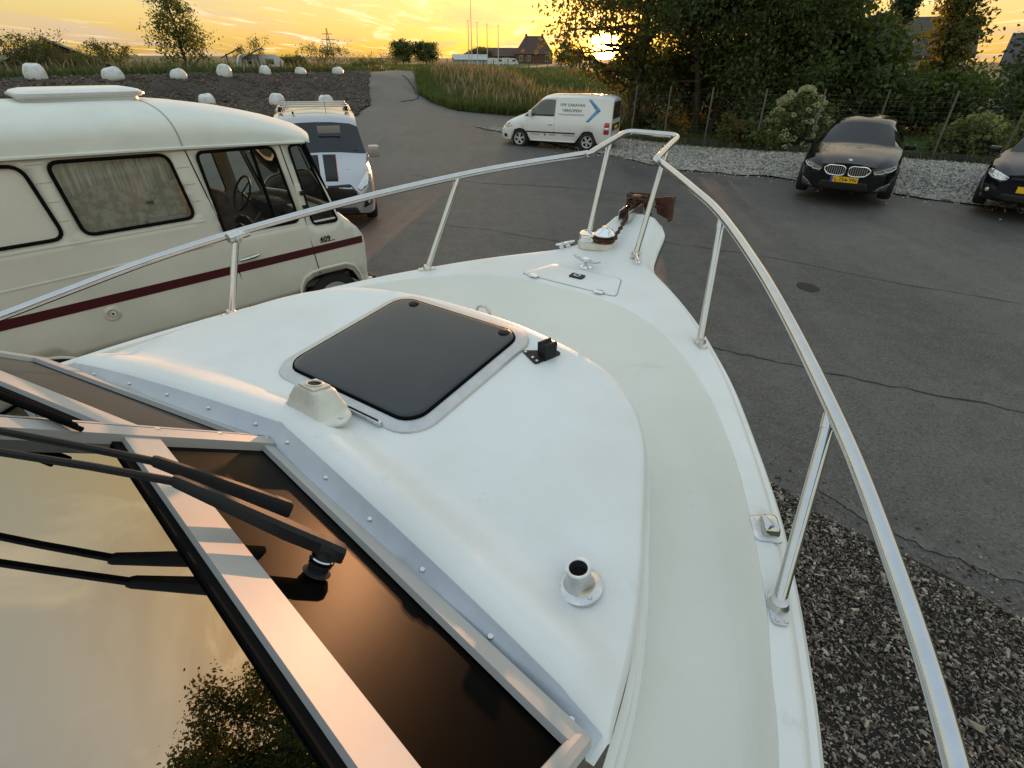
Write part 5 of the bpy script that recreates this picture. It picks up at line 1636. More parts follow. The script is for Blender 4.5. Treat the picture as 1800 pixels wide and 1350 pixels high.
for s in (1, -1):
    W = rpoly([(-.02, 1.12), (1.13, 1.12), (.98, 1.26), (.56, 1.60), (.40, 1.66), (-.02, 1.67)], .05, 3)
    sw = raypatch(dv, W, 'side', 'side_window', M['dark_pane'], cd, .004, .12, sgn=s)
    raypatch(dv, rpoly([(.80, 1.10), (1.16, 1.09), (1.14, 1.125), (.80, 1.16)], .01, 2), 'side', 'window_corner', M['trim_black'], cd, .006, .1, sgn=s)
    raypatch(dv, [(-.86, .56), (1.06, .56), (1.06, .60), (-.86, .60)], 'side', 'rubbing_strip', M['trim_black'], cd, .014, .2, sgn=s, solid=.012)
    raypatch(dv, [(-1.02, .265), (1.02, .265), (1.02, .295), (-1.02, .295)], 'side', 'sill_moulding', M['white_paint'], cd, .02, .2, sgn=s, solid=.03)
    for pts in ([(-.035, 1.70), (-.035, .30)], [(1.05, 1.09), (1.02, .62), (.98, .32)]):
        A = pts; P = [(x - .006, z) for x, z in A] + [(x + .006, z) for x, z in reversed(A)]
        raypatch(dv, P, 'side', 'door_gap', M['gap_grey'], cd, .002, .2, sgn=s, solid=0)
    raypatch(dv, [(.04, .845), (.20, .845), (.20, .875), (.04, .875)], 'side', 'door_handle', M['white_paint'], cd, .02, .2, sgn=s, solid=.03)
    ar = [(-1.42, 1.70), (-1.80, 1.36), (-1.40, .98), (-1.28, .98), (-1.62, 1.36), (-1.30, 1.70)]
    raypatch(dv, [(x * 1.0 + .05, z) for x, z in ar], 'side', 'blue_arrow', M['sign_blue'], cd, .004, .1, sgn=s, solid=.002)
    cad_text('UW CARAVAN', -.68, 1.465, .125, 'sign_grey', s)
    cad_text('VERKOPEN?', -.68, 1.285, .125, 'sign_grey', s)
    cad_text('WWW.UWCARAVANVERKOPEN.NL', -.66, 1.185, .055, 'sign_grey', s, .0008)
    raypatch(dv, [(-1.12, 1.168), (-.22, 1.168), (-.22, 1.174), (-1.12, 1.174)], 'side', 'sign_line', M['sign_grey'], cd, .004, .2, sgn=s, solid=0)
    cad_text('CARAVANS', .70, .475, .06, 'sign_grey', s, .001)
    cad_text('CAMPERS', .02, .475, .06, 'sign_grey', s, .001)
    cad_text('VOUWWAGENS', -.62, .475, .06, 'sign_grey', s, .001)
    raypatch(dv, [(.31 + .035 * math.cos(a), .495 + .035 * math.sin(a)) for a in np.linspace(0, 2 * PI, 13)[:-1]], 'side', 'round_logo', M['plate_black'], cd, .004, .05, sgn=s, solid=0)
    raypatch(dv, rpoly([(1.63, .74), (1.80, .70), (2.02, .70), (1.96, .86), (1.74, .94)], .03), 'side', 'headlight', M['lamp_clear'], cd, .008, .06, sgn=s)
    raypatch(dv, rpoly([(1.74, .80), (1.88, .74), (1.94, .80), (1.80, .88)], .02), 'side', 'lamp_lens', M['lamp_dark'], cd, .013, .06, sgn=s)
    raypatch(dv, rpoly([(1.86, .34), (2.02, .34), (2.02, .46), (1.88, .46)], .02), 'side', 'fog_recess', M['trim_black'], cd, .006, .06, sgn=s)
    L = raypatch(dv, rpoly([(-2.12, .60), (-1.93, .60), (-1.95, .98), (-2.12, .98)], .02), 'side', 'tail_light', M['lamp_red'], cd, .012, .06, sgn=s, solid=.012)
    raypatch(dv, [(-2.11, .74), (-1.945, .74), (-1.945, .82), (-2.11, .82)], 'side', 'reversing_lens', M['lamp_white'], L, .02, .06, sgn=s)
    for x in (1.34, -1.34): wheel(cd, x, s * .80, .315, .20, s, 'five')
mirror_pair(cd, .88, .99, 1.20, M['white_paint'], (.12, .16, .22))
raypatch(dv, rpoly([(-.66, 1.08), (.66, 1.08), (.62, 1.64), (-.62, 1.64)], .05), 'front', 'rear_window', M['dark_pane'], cd, .006, .15, sgn=-1)
raypatch(dv, [(-.62, .70), (.62, .70), (.62, .92), (-.62, .92)], 'front', 'plate_recess', M['trim_black'], cd, .008, .15, sgn=-1)
plate(cd, dv, 0, .80, '', -2.2, sgn=-1)
mb = MB(); mb.box((-2.16, 0, .42), (.16, 1.64, .20), bev=.05); mb.build('rear_bumper', M['white_paint'], cd)
raypatch(dv, rpoly([(-.5, .52), (.5, .52), (.45, .64), (-.45, .64)], .03), 'front', 'grille', M['trim_black'], cd, .01, .1)
raypatch(dv, rpoly([(-.5, .26), (.5, .26), (.45, .40), (-.45, .40)], .03), 'front', 'lower_intake', M['trim_black'], cd, .01, .1)

# ------------------------- dark saloon with wide twin grille
bm_ = empty('parked_car', (8.84, 14.55, hz1(8.84, 14.55) + .03), R(-122.5), 'black car with a chrome twin grille and yellow plate, parked on the gravel', 'car', scale=1.05)
BS = dict(x=(-2.55, 2.40), wz=.345, arch=[(1.53, .39), (-1.54, .39)], sm=.06,
  w=[(-2.6, .78), (-2.3, .88), (-1.6, .935), (1.6, .935), (1.95, .90), (2.2, .80), (2.34, .66), (2.45, .45)],
  zt=[(-2.6, 1.02), (-2.3, 1.12), (-1.3, 1.40), (-.4, 1.52), (.2, 1.49), (.48, 1.42), (1.20, 1.015), (1.6, .96), (2.0, .885), (2.25, .82), (2.40, .745)],
  zb=[(-2.6, .98), (-2, 1.02), (.9, .98), (1.3, .95), (1.7, .87), (2.1, .77), (2.45, .66)],
  wr=[(-2.6, .62), (-1.5, .60), (-.4, .62), (.48, .60), (1.20, .74), (1.6, .76), (2.1, .68), (2.45, .46)],
  zl=[(-2.6, .35), (-2.2, .22), (2.0, .20), (2.25, .20), (2.42, .24)],
  keys=[.48, .52, 1.16, 1.20, .40, -.45, -.38, -1.3, -1.9, 1.0], top_glass=[('ws', .52, 1.16), ('rw', -1.9, -1.3)], side_glass=[('a', -.38, .40), ('b', -1.25, -.45)], cabin=(-1.5, 1.6, .72, .75, .0), crown=.025)
bb_, bv = car(bm_, BS, M['black_paint'])
for s in (1, -1):
    KG = rpoly([(s * .035, .545), (s * .035, .69), (s * .09, .725), (s * .36, .725), (s * .45, .655), (s * .36, .545), (s * .16, .525)], .05, 4)
    g = raypatch(bv, KG, 'front', 'grille', M['trim_black'], bm_, .010, .05)
    pts = []
    for y, z in KG:
        h = bv.ray_cast(Vector((6, y, z)), Vector((-1, 0, 0)))[0]; pts.append(h + Vector((.016, 0, 0)))
    mb = MB(); mb.tube(pts, .014, 8, closed=True); mb.build('grille_surround', M['chrome'], g)
    for k in range(8):
        y = s * (.075 + .042 * k)
        h0 = bv.ray_cast(Vector((6, y, .548)), Vector((-1, 0, 0)))[0]; h1 = bv.ray_cast(Vector((6, y, .705)), Vector((-1, 0, 0)))[0]
        if abs(y) > .38: continue
        mb = MB(); mb.tube([h0 + Vector((.016, 0, 0)), h1 + Vector((.016, 0, 0))], .0085, 6); mb.build('grille_slat', M['chrome'], g)
    HL = rpoly([(s * .47, .655), (s * .50, .595), (s * .74, .615), (s * .885, .70), (s * .86, .755), (s * .68, .72)], .025, 3)
    hl = raypatch(bv, HL, 'front', 'headlight', M['lamp_dark'], bm_, .008, .05)
    def brow_(P, r=.008):
        q = [bv.ray_cast(Vector((6, y, z)), Vector((-1, 0, 0)))[0] + Vector((.014, 0, 0)) for y, z in P]
        mb = MB(); mb.tube(q, r, 6); mb.build('light_strip', M['lamp_white'], hl)
    brow_([(s * .50, .645), (s * .52, .61), (s * .66, .62), (s * .70, .665), (s * .66, .69)])
    brow_([(s * .72, .685), (s * .70, .64), (s * .80, .66), (s * .865, .71), (s * .84, .735)])
    raypatch(bv, rpoly([(s * .56, .24), (s * .86, .30), (s * .85, .42), (s * .70, .36)], .03), 'front', 'corner_intake', M['lamp_dark'], bm_, .008, .05)
    for x in (1.53, -1.54): wheel(bm_, x, s * .835, .345, .24, s, 'seven')
raypatch(bv, rpoly([(-.50, .23), (.50, .23), (.44, .42), (-.44, .42)], .04), 'front', 'lower_intake', M['trim_black'], bm_, .008, .06)
plate(bm_, bv, 0, .455, 'L-754-YN', 2.42)
mirror_pair(bm_, .78, 1.02, 1.0, M['black_paint'], (.13, .22, .13))
hb = bv.ray_cast(Vector((2.27, 0, 5)), Vector((0, 0, -1)))
mb = MB(); mb.lathe([(.036, -.004), (.036, .004), (.032, .007), (.0001, .008)], 20, mtx=Matrix.Translation(hb[0]) @ hb[1].to_track_quat('Z', 'Y').to_matrix().to_4x4()); bd = mb.build('bonnet_badge', M['chrome'], bm_)
for a in (0, 90):
    mb = MB(); mt_ = Matrix.Translation(hb[0]) @ hb[1].to_track_quat('Z', 'Y').to_matrix().to_4x4() @ Matrix.Rotation(R(a), 4, 'Z')
    mb.prism([(0.001, .001), (.022, .001), (.016, .015), (.001, .022)], .008, .0095, mtx=mt_); mb.prism([(-.001, -.001), (-.022, -.001), (-.016, -.015), (-.001, -.022)], .008, .0095, mtx=mt_)
    mb.build('badge_quarter', M['plate_blue'] if a == 0 else M['lamp_white'], bd, angle=None)
mb = MB(); mb.box((.50, 0, 1.33), (.10, .20, .06), bev=.02); mb.build('rain_sensor', M['trim_black'], bm_)

# ------------------------- dark hatchback at the right edge
gf = empty('hatchback_car', (12.05, 12.42, hz1(12.05, 12.42) + .03), R(-136), 'dark blue hatchback cut off by the right edge, on the gravel', 'car', scale=1.07)
GS = dict(x=(-2.1, 2.12), wz=.32, arch=[(1.31, .37), (-1.31, .37)], sm=.06,
  w=[(-2.2, .74), (-1.9, .84), (-1.3, .895), (1.4, .895), (1.7, .87), (1.95, .76), (2.15, .5)],
  zt=[(-2.2, 1.0), (-1.95, 1.30), (-1.6, 1.42), (-.4, 1.475), (.1, 1.45), (.35, 1.39), (1.08, .99), (1.4, .93), (1.75, .86), (2.0, .78), (2.15, .70)],
  zb=[(-2.2, .95), (.8, .95), (1.1, .92), (1.5, .84), (1.8, .75), (2.15, .62)],
  wr=[(-2.2, .60), (.35, .61), (1.08, .72), (1.4, .74), (1.8, .66), (2.15, .44)],
  zl=[(-2.2, .35), (-1.9, .22), (1.8, .20), (2.0, .20), (2.15, .25)],
  keys=[.35, .39, 1.05, 1.08, .28, -.45, -.4, 1.0], top_glass=[('ws', .39, 1.05)], side_glass=[('a', -.4, .28), ('b', -1.3, -.5)], cabin=(-1.3, 1.4, .70, .72, .0), crown=.025)
gb, gv = car(gf, GS, M['navy_paint'])
for s in (1, -1):
    hl = raypatch(gv, rpoly([(s * .44, .66), (s * .50, .585), (s * .74, .615), (s * .85, .70), (s * .80, .76), (s * .60, .715)], .025, 3), 'front', 'headlight', M['lamp_clear'], gf, .008, .05)
    q = [gv.ray_cast(Vector((6, y, z)), Vector((-1, 0, 0)))[0] + Vector((.014, 0, 0)) for y, z in [(s * .47, .625), (s * .55, .60), (s * .70, .62), (s * .80, .67)]]
    mb = MB(); mb.tube(q, .010, 6); mb.build('light_strip', M['lamp_white'], hl)
    fr_ = raypatch(gv, rpoly([(s * .52, .28), (s * .80, .32), (s * .79, .50), (s * .56, .46)], .03), 'front', 'fog_recess', M['trim_black'], gf, .008, .05)
    h = gv.ray_cast(Vector((6, s * .70, .40)), Vector((-1, 0, 0)))[0]
    mb = MB(); mb.lathe([(.0001, .02), (.035, .012), (.04, 0)], 14, mtx=Matrix.Translation(h + Vector((.015, 0, 0))) @ Matrix.Rotation(R(90), 4, 'Y')); mb.build('fog_lamp', M['lamp_clear'], fr_)
    for x in (1.31, -1.31): wheel(gf, x, s * .80, .32, .21, s, 'five')
raypatch(gv, rpoly([(-.42, .60), (.42, .60), (.40, .67), (-.40, .67)], .02), 'front', 'grille', M['trim_black'], gf, .008, .06)
raypatch(gv, rpoly([(-.5, .24), (.5, .24), (.46, .38), (-.46, .38)], .03), 'front', 'lower_intake', M['trim_black'], gf, .008, .06)
plate(gf, gv, 0, .47, '', 2.14)
mb = MB(); hp_ = gv.ray_cast(Vector((6, -.26, .47)), Vector((-1, 0, 0)))[0]
mirror_pair(gf, .64, .99, .97, M['navy_paint'], (.12, .20, .13))

# ------------------------------------------------------------------ vegetation
mm('bark', (.055, .042, .032), .9, var=.4, vscale=8, bump=.6, bscale=30, stretch=(1, 1, .25))
mm('twig', (.05, .042, .030), .9)
mm('leaf_dark', (.048, .074, .020), .55, var=.35, vscale=2, transl=.35)
mm('leaf_mid', (.070, .108, .026), .55, var=.35, vscale=2, transl=.4)
mm('leaf_olive', (.105, .115, .030), .55, var=.3, vscale=2, transl=.4)
mm('leaf_gold', (.14, .12, .025), .55, var=.3, vscale=2, transl=.5)
mm('leaf_rust_sunlit', (.13, .075, .028), .6, var=.3, vscale=2, transl=.45)  # brown foliage; in the roadside tree the colour stands for orange sunlit leaves
mm('needle', (.034, .055, .022), .7, var=.35, vscale=3, transl=.2)
mm('thuja_sunlit', (.11, .115, .022), .65, var=.4, vscale=2, transl=.3)  # yellow of the low sun put into the foliage colour
mm('petal_white', (.42, .44, .30), .8, var=.2, vscale=6, transl=.3)
mm('petal_lime', (.26, .30, .13), .8, var=.25, vscale=6, transl=.3)
mm('grass_green', (.060, .095, .022), .7, var=.4, vscale=.6, transl=.2, coord='Object')
mm('grass_straw', (.24, .20, .13), .8, var=.3, vscale=.6, transl=.15)
mm('reed', (.10, .10, .045), .8, var=.4, vscale=1, transl=.15)
def leaf_arrays(Cc, size, rg, aspect=.55, droop=.0, jitter=.5):
    n = len(Cc)
    d = rg.normal(size=(n, 3)); d[:, 2] -= droop; d /= np.linalg.norm(d, axis=1)[:, None]
    t = rg.normal(size=(n, 3)); s = np.cross(d, t); s /= np.linalg.norm(s, axis=1)[:, None] + 1e-9
    L = size * rg.uniform(1 - jitter, 1 + jitter, n)[:, None]
    nn = np.cross(d, s)
    V = np.stack([Cc - d * L * .5, Cc + s * L * aspect * .5 + nn * L * .12, Cc + d * L * .5, Cc - s * L * aspect * .5 + nn * L * .12], 1)
    F = np.arange(n * 4).reshape(n, 4)
    return V.reshape(-1, 3), F
def tree(name, label, x, y, h, r, tr, base, seed, nl=30, leaves=9000, size=.13, mats=('leaf_dark', 'leaf_mid', 'leaf_olive'), lean=(0, 0), shape='round', up=.5, spread=.38,
         cat='tree', group=None, cull=None, sub=5, z=None, trunks=1, gap=0.0, offs=0.0, dens_top=1.0):
    rg = np.random.default_rng(seed)
    z0 = hz1(x, y) if z is None else z
    root = empty(name, (x, y, z0 - .08), 0, label, cat, group)
    mb = MB(); tips = []
    for k in range(trunks):
        ang = 2 * PI * k / max(1, trunks) + rg.uniform(0, 1)
        fo = (0 if trunks == 1 else .12 * r)
        th = h * (.92 if trunks == 1 else rg.uniform(.6, .9))
        P = []
        for i in range(9):
            t = i / 8
            P.append(Vector((fo * math.cos(ang) * (1 + 4 * t * (trunks > 1)) + lean[0] * t + rg.normal(0, .02 * h * t * .5), fo * math.sin(ang) * (1 + 4 * t * (trunks > 1)) + lean[1] * t + rg.normal(0, .02 * h * t * .5), th * t)))
        P = spline(P, 3)
        m = len(P)
        rr = [tr * (1.25 if i == 0 else 1) * (1 - .85 * i / (m - 1)) for i in range(m)]
        mb.tube(P, rr, 9)
        for l in range(nl // trunks):
            t = base / h + (1 - base / h) * ((l + rg.uniform(0, 1)) / (nl // trunks))
            t = min(.98, t)
            p = P[int(t * (m - 1))]
            q = (t * h - base) / max(.1, h - base)
            env = {'round': math.sqrt(max(.04, 1 - (2 * q - .85) ** 2 / 1.5)), 'cone': 1.05 - q, 'column': .5 + .5 * math.sin(PI * min(1, q * .92 + .1)), 'dome': math.sqrt(max(.03, 1 - q * q)), 'vase': .45 + .75 * q if q < .8 else 1.1 - (q - .8) * 2.2}[shape]
            a = l * 2.399 + rg.uniform(-.5, .5)
            L = r * env * rg.uniform(.7, 1.12)
            d = Vector((math.cos(a), math.sin(a), up * rg.uniform(.5, 1.5))).normalized()
            pts = [p]
            for s in range(4):
                d = (d + Vector((rg.normal(0, .16), rg.normal(0, .16), rg.normal(0, .1) - .04))).normalized()
                pts.append(pts[-1] + d * L / 4)
            r0 = max(.012, tr * .38 * (1 - .6 * t))
            mb.tube(pts, [r0 * (1 - .2 * i) for i in range(5)], 5, caps=False)
            for s in range(sub):
                f = rg.uniform(.35, 1.0)
                bp = pts[int(f * 4 - .001)].lerp(pts[min(4, int(f * 4 - .001) + 1)], rg.uniform(0, 1))
                dd = (d + Vector(rg.normal(0, .65, 3))).normalized()
                e = bp + dd * L * rg.uniform(.15, .42)
                mb.tube([bp, bp.lerp(e, .5) + Vector((0, 0, .03 * L)), e], [r0 * .35, r0 * .25, .006], 4, caps=False)
                tips.append((np.array(bp.lerp(e, .6)), L * .20)); tips.append((np.array(e), L * .18))
            tips.append((np.array(pts[-1]), L * .2)); tips.append((np.array(pts[3]), L * .2))
    mb.build('trunk', M['bark'], root, angle=None, recalc=False)
    T = np.array([t[0] for t in tips]); sg = np.array([t[1] for t in tips])
    if gap:
        k = rg.random(len(T)) > gap; T, sg = T[k], sg[k]
    n = leaves
    idx = rg.integers(0, len(T), n)
    sgm = np.clip(sg[idx] * spread / .38, .08, .55)
    P = T[idx] + rg.normal(size=(n, 3)) * sgm[:, None] * np.array([1, 1, .75])
    P = P[P[:, 2] > .05]; idx = idx[:len(P)] if len(P) == n else rg.integers(0, len(T), len(P))
    if cull is not None:
        keep = cull(P + np.array([x, y, z0])); P, idx = P[keep], idx[keep]
    V, F = leaf_arrays(P, size, rg)
    mi = (idx * 7919 % 13) * len(mats) // 13
    mi = np.where(rg.random(len(mi)) < .2, rg.integers(0, len(mats), len(mi)), mi)
    npmesh('crown', V, F, [M[k] for k in mats], root, mi)
    return root
EYEP = np.array([0, 0, EYE])
def sungap(P):
    """the gap round the sun, plus leaves cleared so its light reaches the boat"""
    s = np.array(sun_dir)
    rnd = np.abs(np.sin(P[:, 0] * 91.7 + P[:, 1] * 37.3 + P[:, 2] * 53.1) * 43758.5) % 1
    t = (P[:, 1] - 1.5) / s[1]
    xp, zp = P[:, 0] - t * s[0], P[:, 2] - t * s[2]
    slab = (xp > -1.4) & (xp < 1.0) & (zp > 1.85) & (zp < 3.6)  # leaves thinned in this slab to let the sun lamp reach the deck
    qd = np.array(_sv); tq = P[:, 1] / qd[1]
    cd_ = np.hypot(P[:, 0] - tq * qd[0], P[:, 2] - EYE - tq * qd[2])
    core = cd_ < .6
    ring = cd_ < 1.1
    keep = ~(core | (slab & (zp < 2.6) & (xp < .8) & (rnd < .92)) | (slab & (rnd < .45)) | (ring & (rnd < .35)))
    return keep
tree('roadside_tree', 'tall tree beside the white delivery van with the low sun shining through its branches', 5.55, 27.6, 13.5, 3.8, .31, 1.7, 21, nl=66, leaves=42000, size=.19, spread=.27, lean=(.7, .3),
     mats=('leaf_dark', 'leaf_mid', 'leaf_olive', 'leaf_rust_sunlit'), cull=sungap, up=.28, sub=6)  # rust share paints the orange of sunlit leaves into the crown
tree('garden_tree', 'dark leafy tree just right of the sunlit roadside tree, trunk behind the fence', 8.5, 26.0, 12.0, 3.6, .16, 2.4, 22, nl=46, leaves=20000, size=.17, mats=('leaf_dark', 'leaf_mid', 'leaf_dark'), trunks=2, up=.4, sub=6)
tree('garden_tree', 'broad dark tree at the middle of the garden, behind the white hydrangea', 11.2, 26.8, 6.8, 3.4, .2, 1.6, 23, nl=54, leaves=22000, size=.18, mats=('leaf_dark', 'leaf_mid', 'leaf_dark', 'leaf_olive'), up=.35, sub=6)
tree('garden_tree', 'dark tree left of the narrow cypress, behind the black car', 13.3, 28.0, 5.6, 2.2, .2, .8, 24, nl=54, leaves=20000, size=.18, mats=('leaf_dark', 'leaf_mid', 'leaf_dark'), up=.4, sub=6)
tree('garden_tree', 'spreading low tree with big leaves hanging over the lawn behind the black car', 13.8, 25.4, 4.4, 2.6, .12, 1.9, 25, nl=44, leaves=11000, size=.22, mats=('leaf_dark', 'leaf_mid', 'leaf_dark'), shape='dome', up=.18, sub=6)
tree('garden_tree', 'slender tree leaning over the fence left of the low hydrangea', 9.0, 24.3, 8.5, 2.6, .09, 3.2, 26, nl=30, leaves=9000, size=.16, mats=('leaf_dark', 'leaf_mid'), lean=(.9, 0), up=.4, sub=5)
tree('tall_shrub', 'mid green shrub thicket right of the big-leaved tree, below the house roof', 18.4, 26.0, 2.7, 2.2, .07, .2, 27, nl=50, leaves=13000, size=.20, mats=('leaf_mid', 'leaf_dark', 'leaf_mid'), shape='dome', cat='shrub', trunks=3, up=.4)
tree('tall_shrub', 'dark shrub thicket at the right edge, behind the round lime hydrangea', 21.8, 23.2, 2.9, 2.2, .07, .2, 28, nl=50, leaves=13000, size=.18, mats=('leaf_dark', 'leaf_dark', 'leaf_mid'), shape='dome', cat='shrub', trunks=3, up=.4)
tree('tall_shrub', 'dark undergrowth between the two garden trunks and the lawn', 11.0, 24.6, 3.3, 2.3, .06, .2, 29, nl=40, leaves=9000, size=.16, mats=('leaf_dark', 'leaf_mid'), shape='dome', cat='shrub', trunks=3, up=.4)
tree('tall_shrub', 'bushy thicket behind the leaning fence post, right of the roadside trunk', 7.6, 29.5, 3.4, 2.2, .06, .2, 35, nl=36, leaves=7000, size=.15, mats=('leaf_olive', 'leaf_mid', 'leaf_gold'), shape='dome', cat='shrub', trunks=3, up=.4)
tree('tall_shrub', 'wide dark thicket closing off the back of the garden', 14.5, 31.0, 2.6, 3.4, .09, .2, 36, nl=60, leaves=14000, size=.2, mats=('leaf_dark', 'needle'), shape='dome', cat='shrub', trunks=4, up=.4)
tree('tall_shrub', 'far dark thicket behind the two-stemmed garden tree', 10.5, 33.0, 3.6, 4.0, .09, .2, 38, nl=60, leaves=12000, size=.2, mats=('leaf_dark', 'needle'), shape='dome', cat='shrub', trunks=4, up=.4)
tree('cypress', 'narrow dark cypress with a strip of bright sky on its right', 17.1, 28.1, 9.5, .75, .12, .5, 30, nl=70, leaves=9000, size=.16, mats=('needle', 'needle', 'leaf_dark'), shape='column', up=1.6, sub=4)
tree('thuja', 'sunlit golden conifer column in front of the dark house roof', 19.0, 27.0, 8.6, 1.35, .14, .4, 31, nl=90, leaves=13000, size=.17, mats=('thuja_sunlit', 'thuja_sunlit', 'leaf_olive', 'needle'), shape='column', up=1.5, sub=4)
tree('thuja', 'dark conifer at the top right corner beside the golden one', 23.2, 25.5, 5.0, 2.0, .14, .3, 32, nl=70, leaves=11000, size=.17, mats=('needle', 'leaf_dark'), shape='column', up=1.2, sub=4)
def hydrangea(label, x, y, r, h, heads, pm, seed, lean=(0, 0)):
    rg = np.random.default_rng(seed)
    z0 = hz1(x, y)
    root = tree('hydrangea', label, x, y, h, r, .03, .1, seed, nl=40, leaves=3600, size=.13, mats=('leaf_mid', 'leaf_dark', 'leaf_olive'), shape='dome', cat='bush', trunks=4, up=.6, sub=3)
    for k in range(heads):
        a = rg.uniform(0, 2 * PI); q = rg.uniform(.05, 1)
        rr = r * math.sqrt(max(0.05, 1 - q * q)) * rg.uniform(.85, 1.08)
        c = np.array([rr * math.cos(a), rr * math.sin(a), .15 + h * q * .95])
        n = 46
        d = rg.normal(size=(n, 3)); d /= np.linalg.norm(d, axis=1)[:, None]
        hr = rg.uniform(.075, .13)
        V, F = leaf_arrays(c + d * hr * np.array([1, 1, .75]), .055, rg, .9)
        npmesh('flower_head', V, F, [M[pm]], root)
    return root
hydrangea('tall white hydrangea bush behind the fence, left of the black car', 10.3, 21.1, 1.15, 2.0, 90, 'petal_white', 41)
hydrangea('low hydrangea bush against the foot of the fence, below the tall white one', 9.35, 20.85, .75, 1.0, 36, 'petal_white', 42)
hydrangea('round lime green hydrangea by the fence, left of the hatchback', 15.3, 18.9, 1.05, 1.25, 80, 'petal_lime', 43)
tree('tall_shrub', 'small brownish bush at the fence, left of the low hydrangea', 8.55, 21.6, 1.15, .8, .03, .1, 44, nl=30, leaves=3600, size=.10, mats=('leaf_olive', 'leaf_rust_sunlit', 'leaf_mid'), shape='dome', cat='bush', trunks=3)
# ridge plants on the dike, left
def az_pos(px, py, d):
    """place on the ground d metres out, towards a bearing"""
    xx = (px - 900) / 909.9; yy = (py - 675) / 909.9
    dr = _rt * xx - _up * yy + _f
    a = math.atan2(dr.x, dr.y)
    return d * math.sin(a), d * math.cos(a)
x, y = az_pos(330, 118, 43); tree('ridge_tree', 'tall slim tree standing alone on the dike crest behind the white blocks', x, y, 7.4, 1.9, .10, .3, 51, nl=64, leaves=9000, size=.14, mats=('leaf_dark', 'leaf_mid', 'leaf_olive'), shape='cone', up=.75, sub=5, z=1.95, lean=(-.25, 0))
for i, (px, w_, h_, d_, lab) in enumerate(((40, 1.0, 1.9, 40, 'thin feathery bush at the far left end of the dike crest'), (72, 1.1, 1.8, 41, 'feathery bush left of the grey barn gable on the dike'), (196, 1.3, 1.7, 43, 'airy bush on the dike crest between the barn and the slim tree'),
                                           (445, 1.1, 1.9, 50, 'thin bush behind the little shelter on the dike'), (520, 1.0, 1.1, 52, 'low bush left of the widest crest bush'), (575, 2.0, 1.7, 54, 'widest bush on the dike crest, near the head of the ramp'),
                                           (500, .8, 1.0, 50, 'small bush behind the fifth white block'), (640, 1.7, .9, 62, 'low dark hedge bush left of the ramp'), (680, 2.2, .7, 80, 'flat far hedge at the head of the ramp'), (130, 1.3, .8, 42, 'low bush at the right foot of the barn gable'))):
    x, y = az_pos(px, 112, d_)
    tree('ridge_bush', lab, x, y, h_, w_, .03, .1, 60 + i, nl=34, leaves=2600, size=.10, mats=('leaf_olive', 'leaf_dark', 'reed'), shape='vase' if w_ < 1.25 and h_ > 1.5 else 'dome', cat='bush', trunks=3, up=.9, sub=4, z=1.95 if d_ < 60 else 1.7, gap=.2 if h_ > 1.5 else 0, spread=.3)
for px, d_, h_, r_, lab in ((710, 150, 5.0, 3.0, 'left one of the two far round trees on the horizon'), (750, 150, 4.6, 3.1, 'right one of the two far round trees on the horizon')):
    x, y = az_pos(px, 118, d_)
    tree('field_tree', lab, x, y, h_, r_, .2, 1.0, int(px), nl=40, leaves=5000, size=.38, mats=('leaf_dark', 'leaf_mid'), shape='round', up=.5, sub=4, z=1.2, cat='tree')
for px, d_, h_, r_, lab in ((1000, 150, 2.9, 3.4, 'dark far hedge trees right of the brick house'), (846, 185, 3.2, 4.0, 'far bushes in front of the glasshouse')):
    x, y = az_pos(px, 112, d_)
    tree('field_tree', lab, x, y, h_, r_, .2, .6, int(px), nl=40, leaves=5000, size=.42, mats=('leaf_dark', 'leaf_rust_sunlit'), shape='dome', up=.5, sub=4, z=1.5, cat='tree')
# grass: blades on the bank, reeds on the crest
def blades(name, P, Z, hmin, hmax, w, mats, seed, bend=.35, head=0.0):
    rg = np.random.default_rng(seed); n = len(P)
    a = rg.uniform(0, 2 * PI, n); H_ = rg.uniform(hmin, hmax, n); W_ = w * rg.uniform(.6, 1.4, n)
    b0 = np.stack([P[:, 0], P[:, 1], Z], 1)
    sx = np.stack([np.cos(a), np.sin(a), np.zeros(n)], 1) * W_[:, None]
    bd = np.stack([rg.normal(0, bend, n), rg.normal(0, bend, n), np.zeros(n)], 1) * H_[:, None]
    mid = b0 + bd * .3 + np.array([0, 0, 1]) * (H_ * .6)[:, None]
    top = b0 + bd + np.array([0, 0, 1]) * H_[:, None]
    V = np.stack([b0 - sx, b0 + sx, mid + sx * (.8 + head), mid - sx * (.8 + head), top], 1).reshape(-1, 3)
    o = np.arange(n)[:, None] * 5
    F = np.concatenate([o + np.array([[0, 1, 2]]), o + np.array([[0, 2, 3]]), o + np.array([[3, 2, 4]])])
    mi = np.tile(rg.integers(0, len(mats), n), 3)
    ob = npmesh(name, V, F, [M[k] for k in mats], None, mi); ob['kind'] = 'stuff'
BANK = RIGHT_EDGE + [(4.2, 28), (5.2, 26.2), (7.5, 30), (8, 46), (6, 60), (-4, 66), (-8, 60)]
_p = np.stack([RNG.uniform(-9, 8, 150000), RNG.uniform(26, 60, 150000)], 1)
_p = _p[in_poly(_p, BANK)]
_front = np.min([np.hypot(_p[:, 0] - x, _p[:, 1] - y) for i in range(len(RIGHT_EDGE) - 1) for t in np.linspace(0, 1, 10) for x, y in [(RIGHT_EDGE[i][0] + (RIGHT_EDGE[i + 1][0] - RIGHT_EDGE[i][0]) * t, RIGHT_EDGE[i][1] + (RIGHT_EDGE[i + 1][1] - RIGHT_EDGE[i][1]) * t)]], axis=0)
_near = _p[_front < 9]
_zz = hz(_near[:, 0], _near[:, 1])
blades('bank_grass', _near, _zz, .25, .65, .022, ['grass_green', 'grass_green', 'leaf_mid', 'grass_green', 'leaf_olive'], 71)
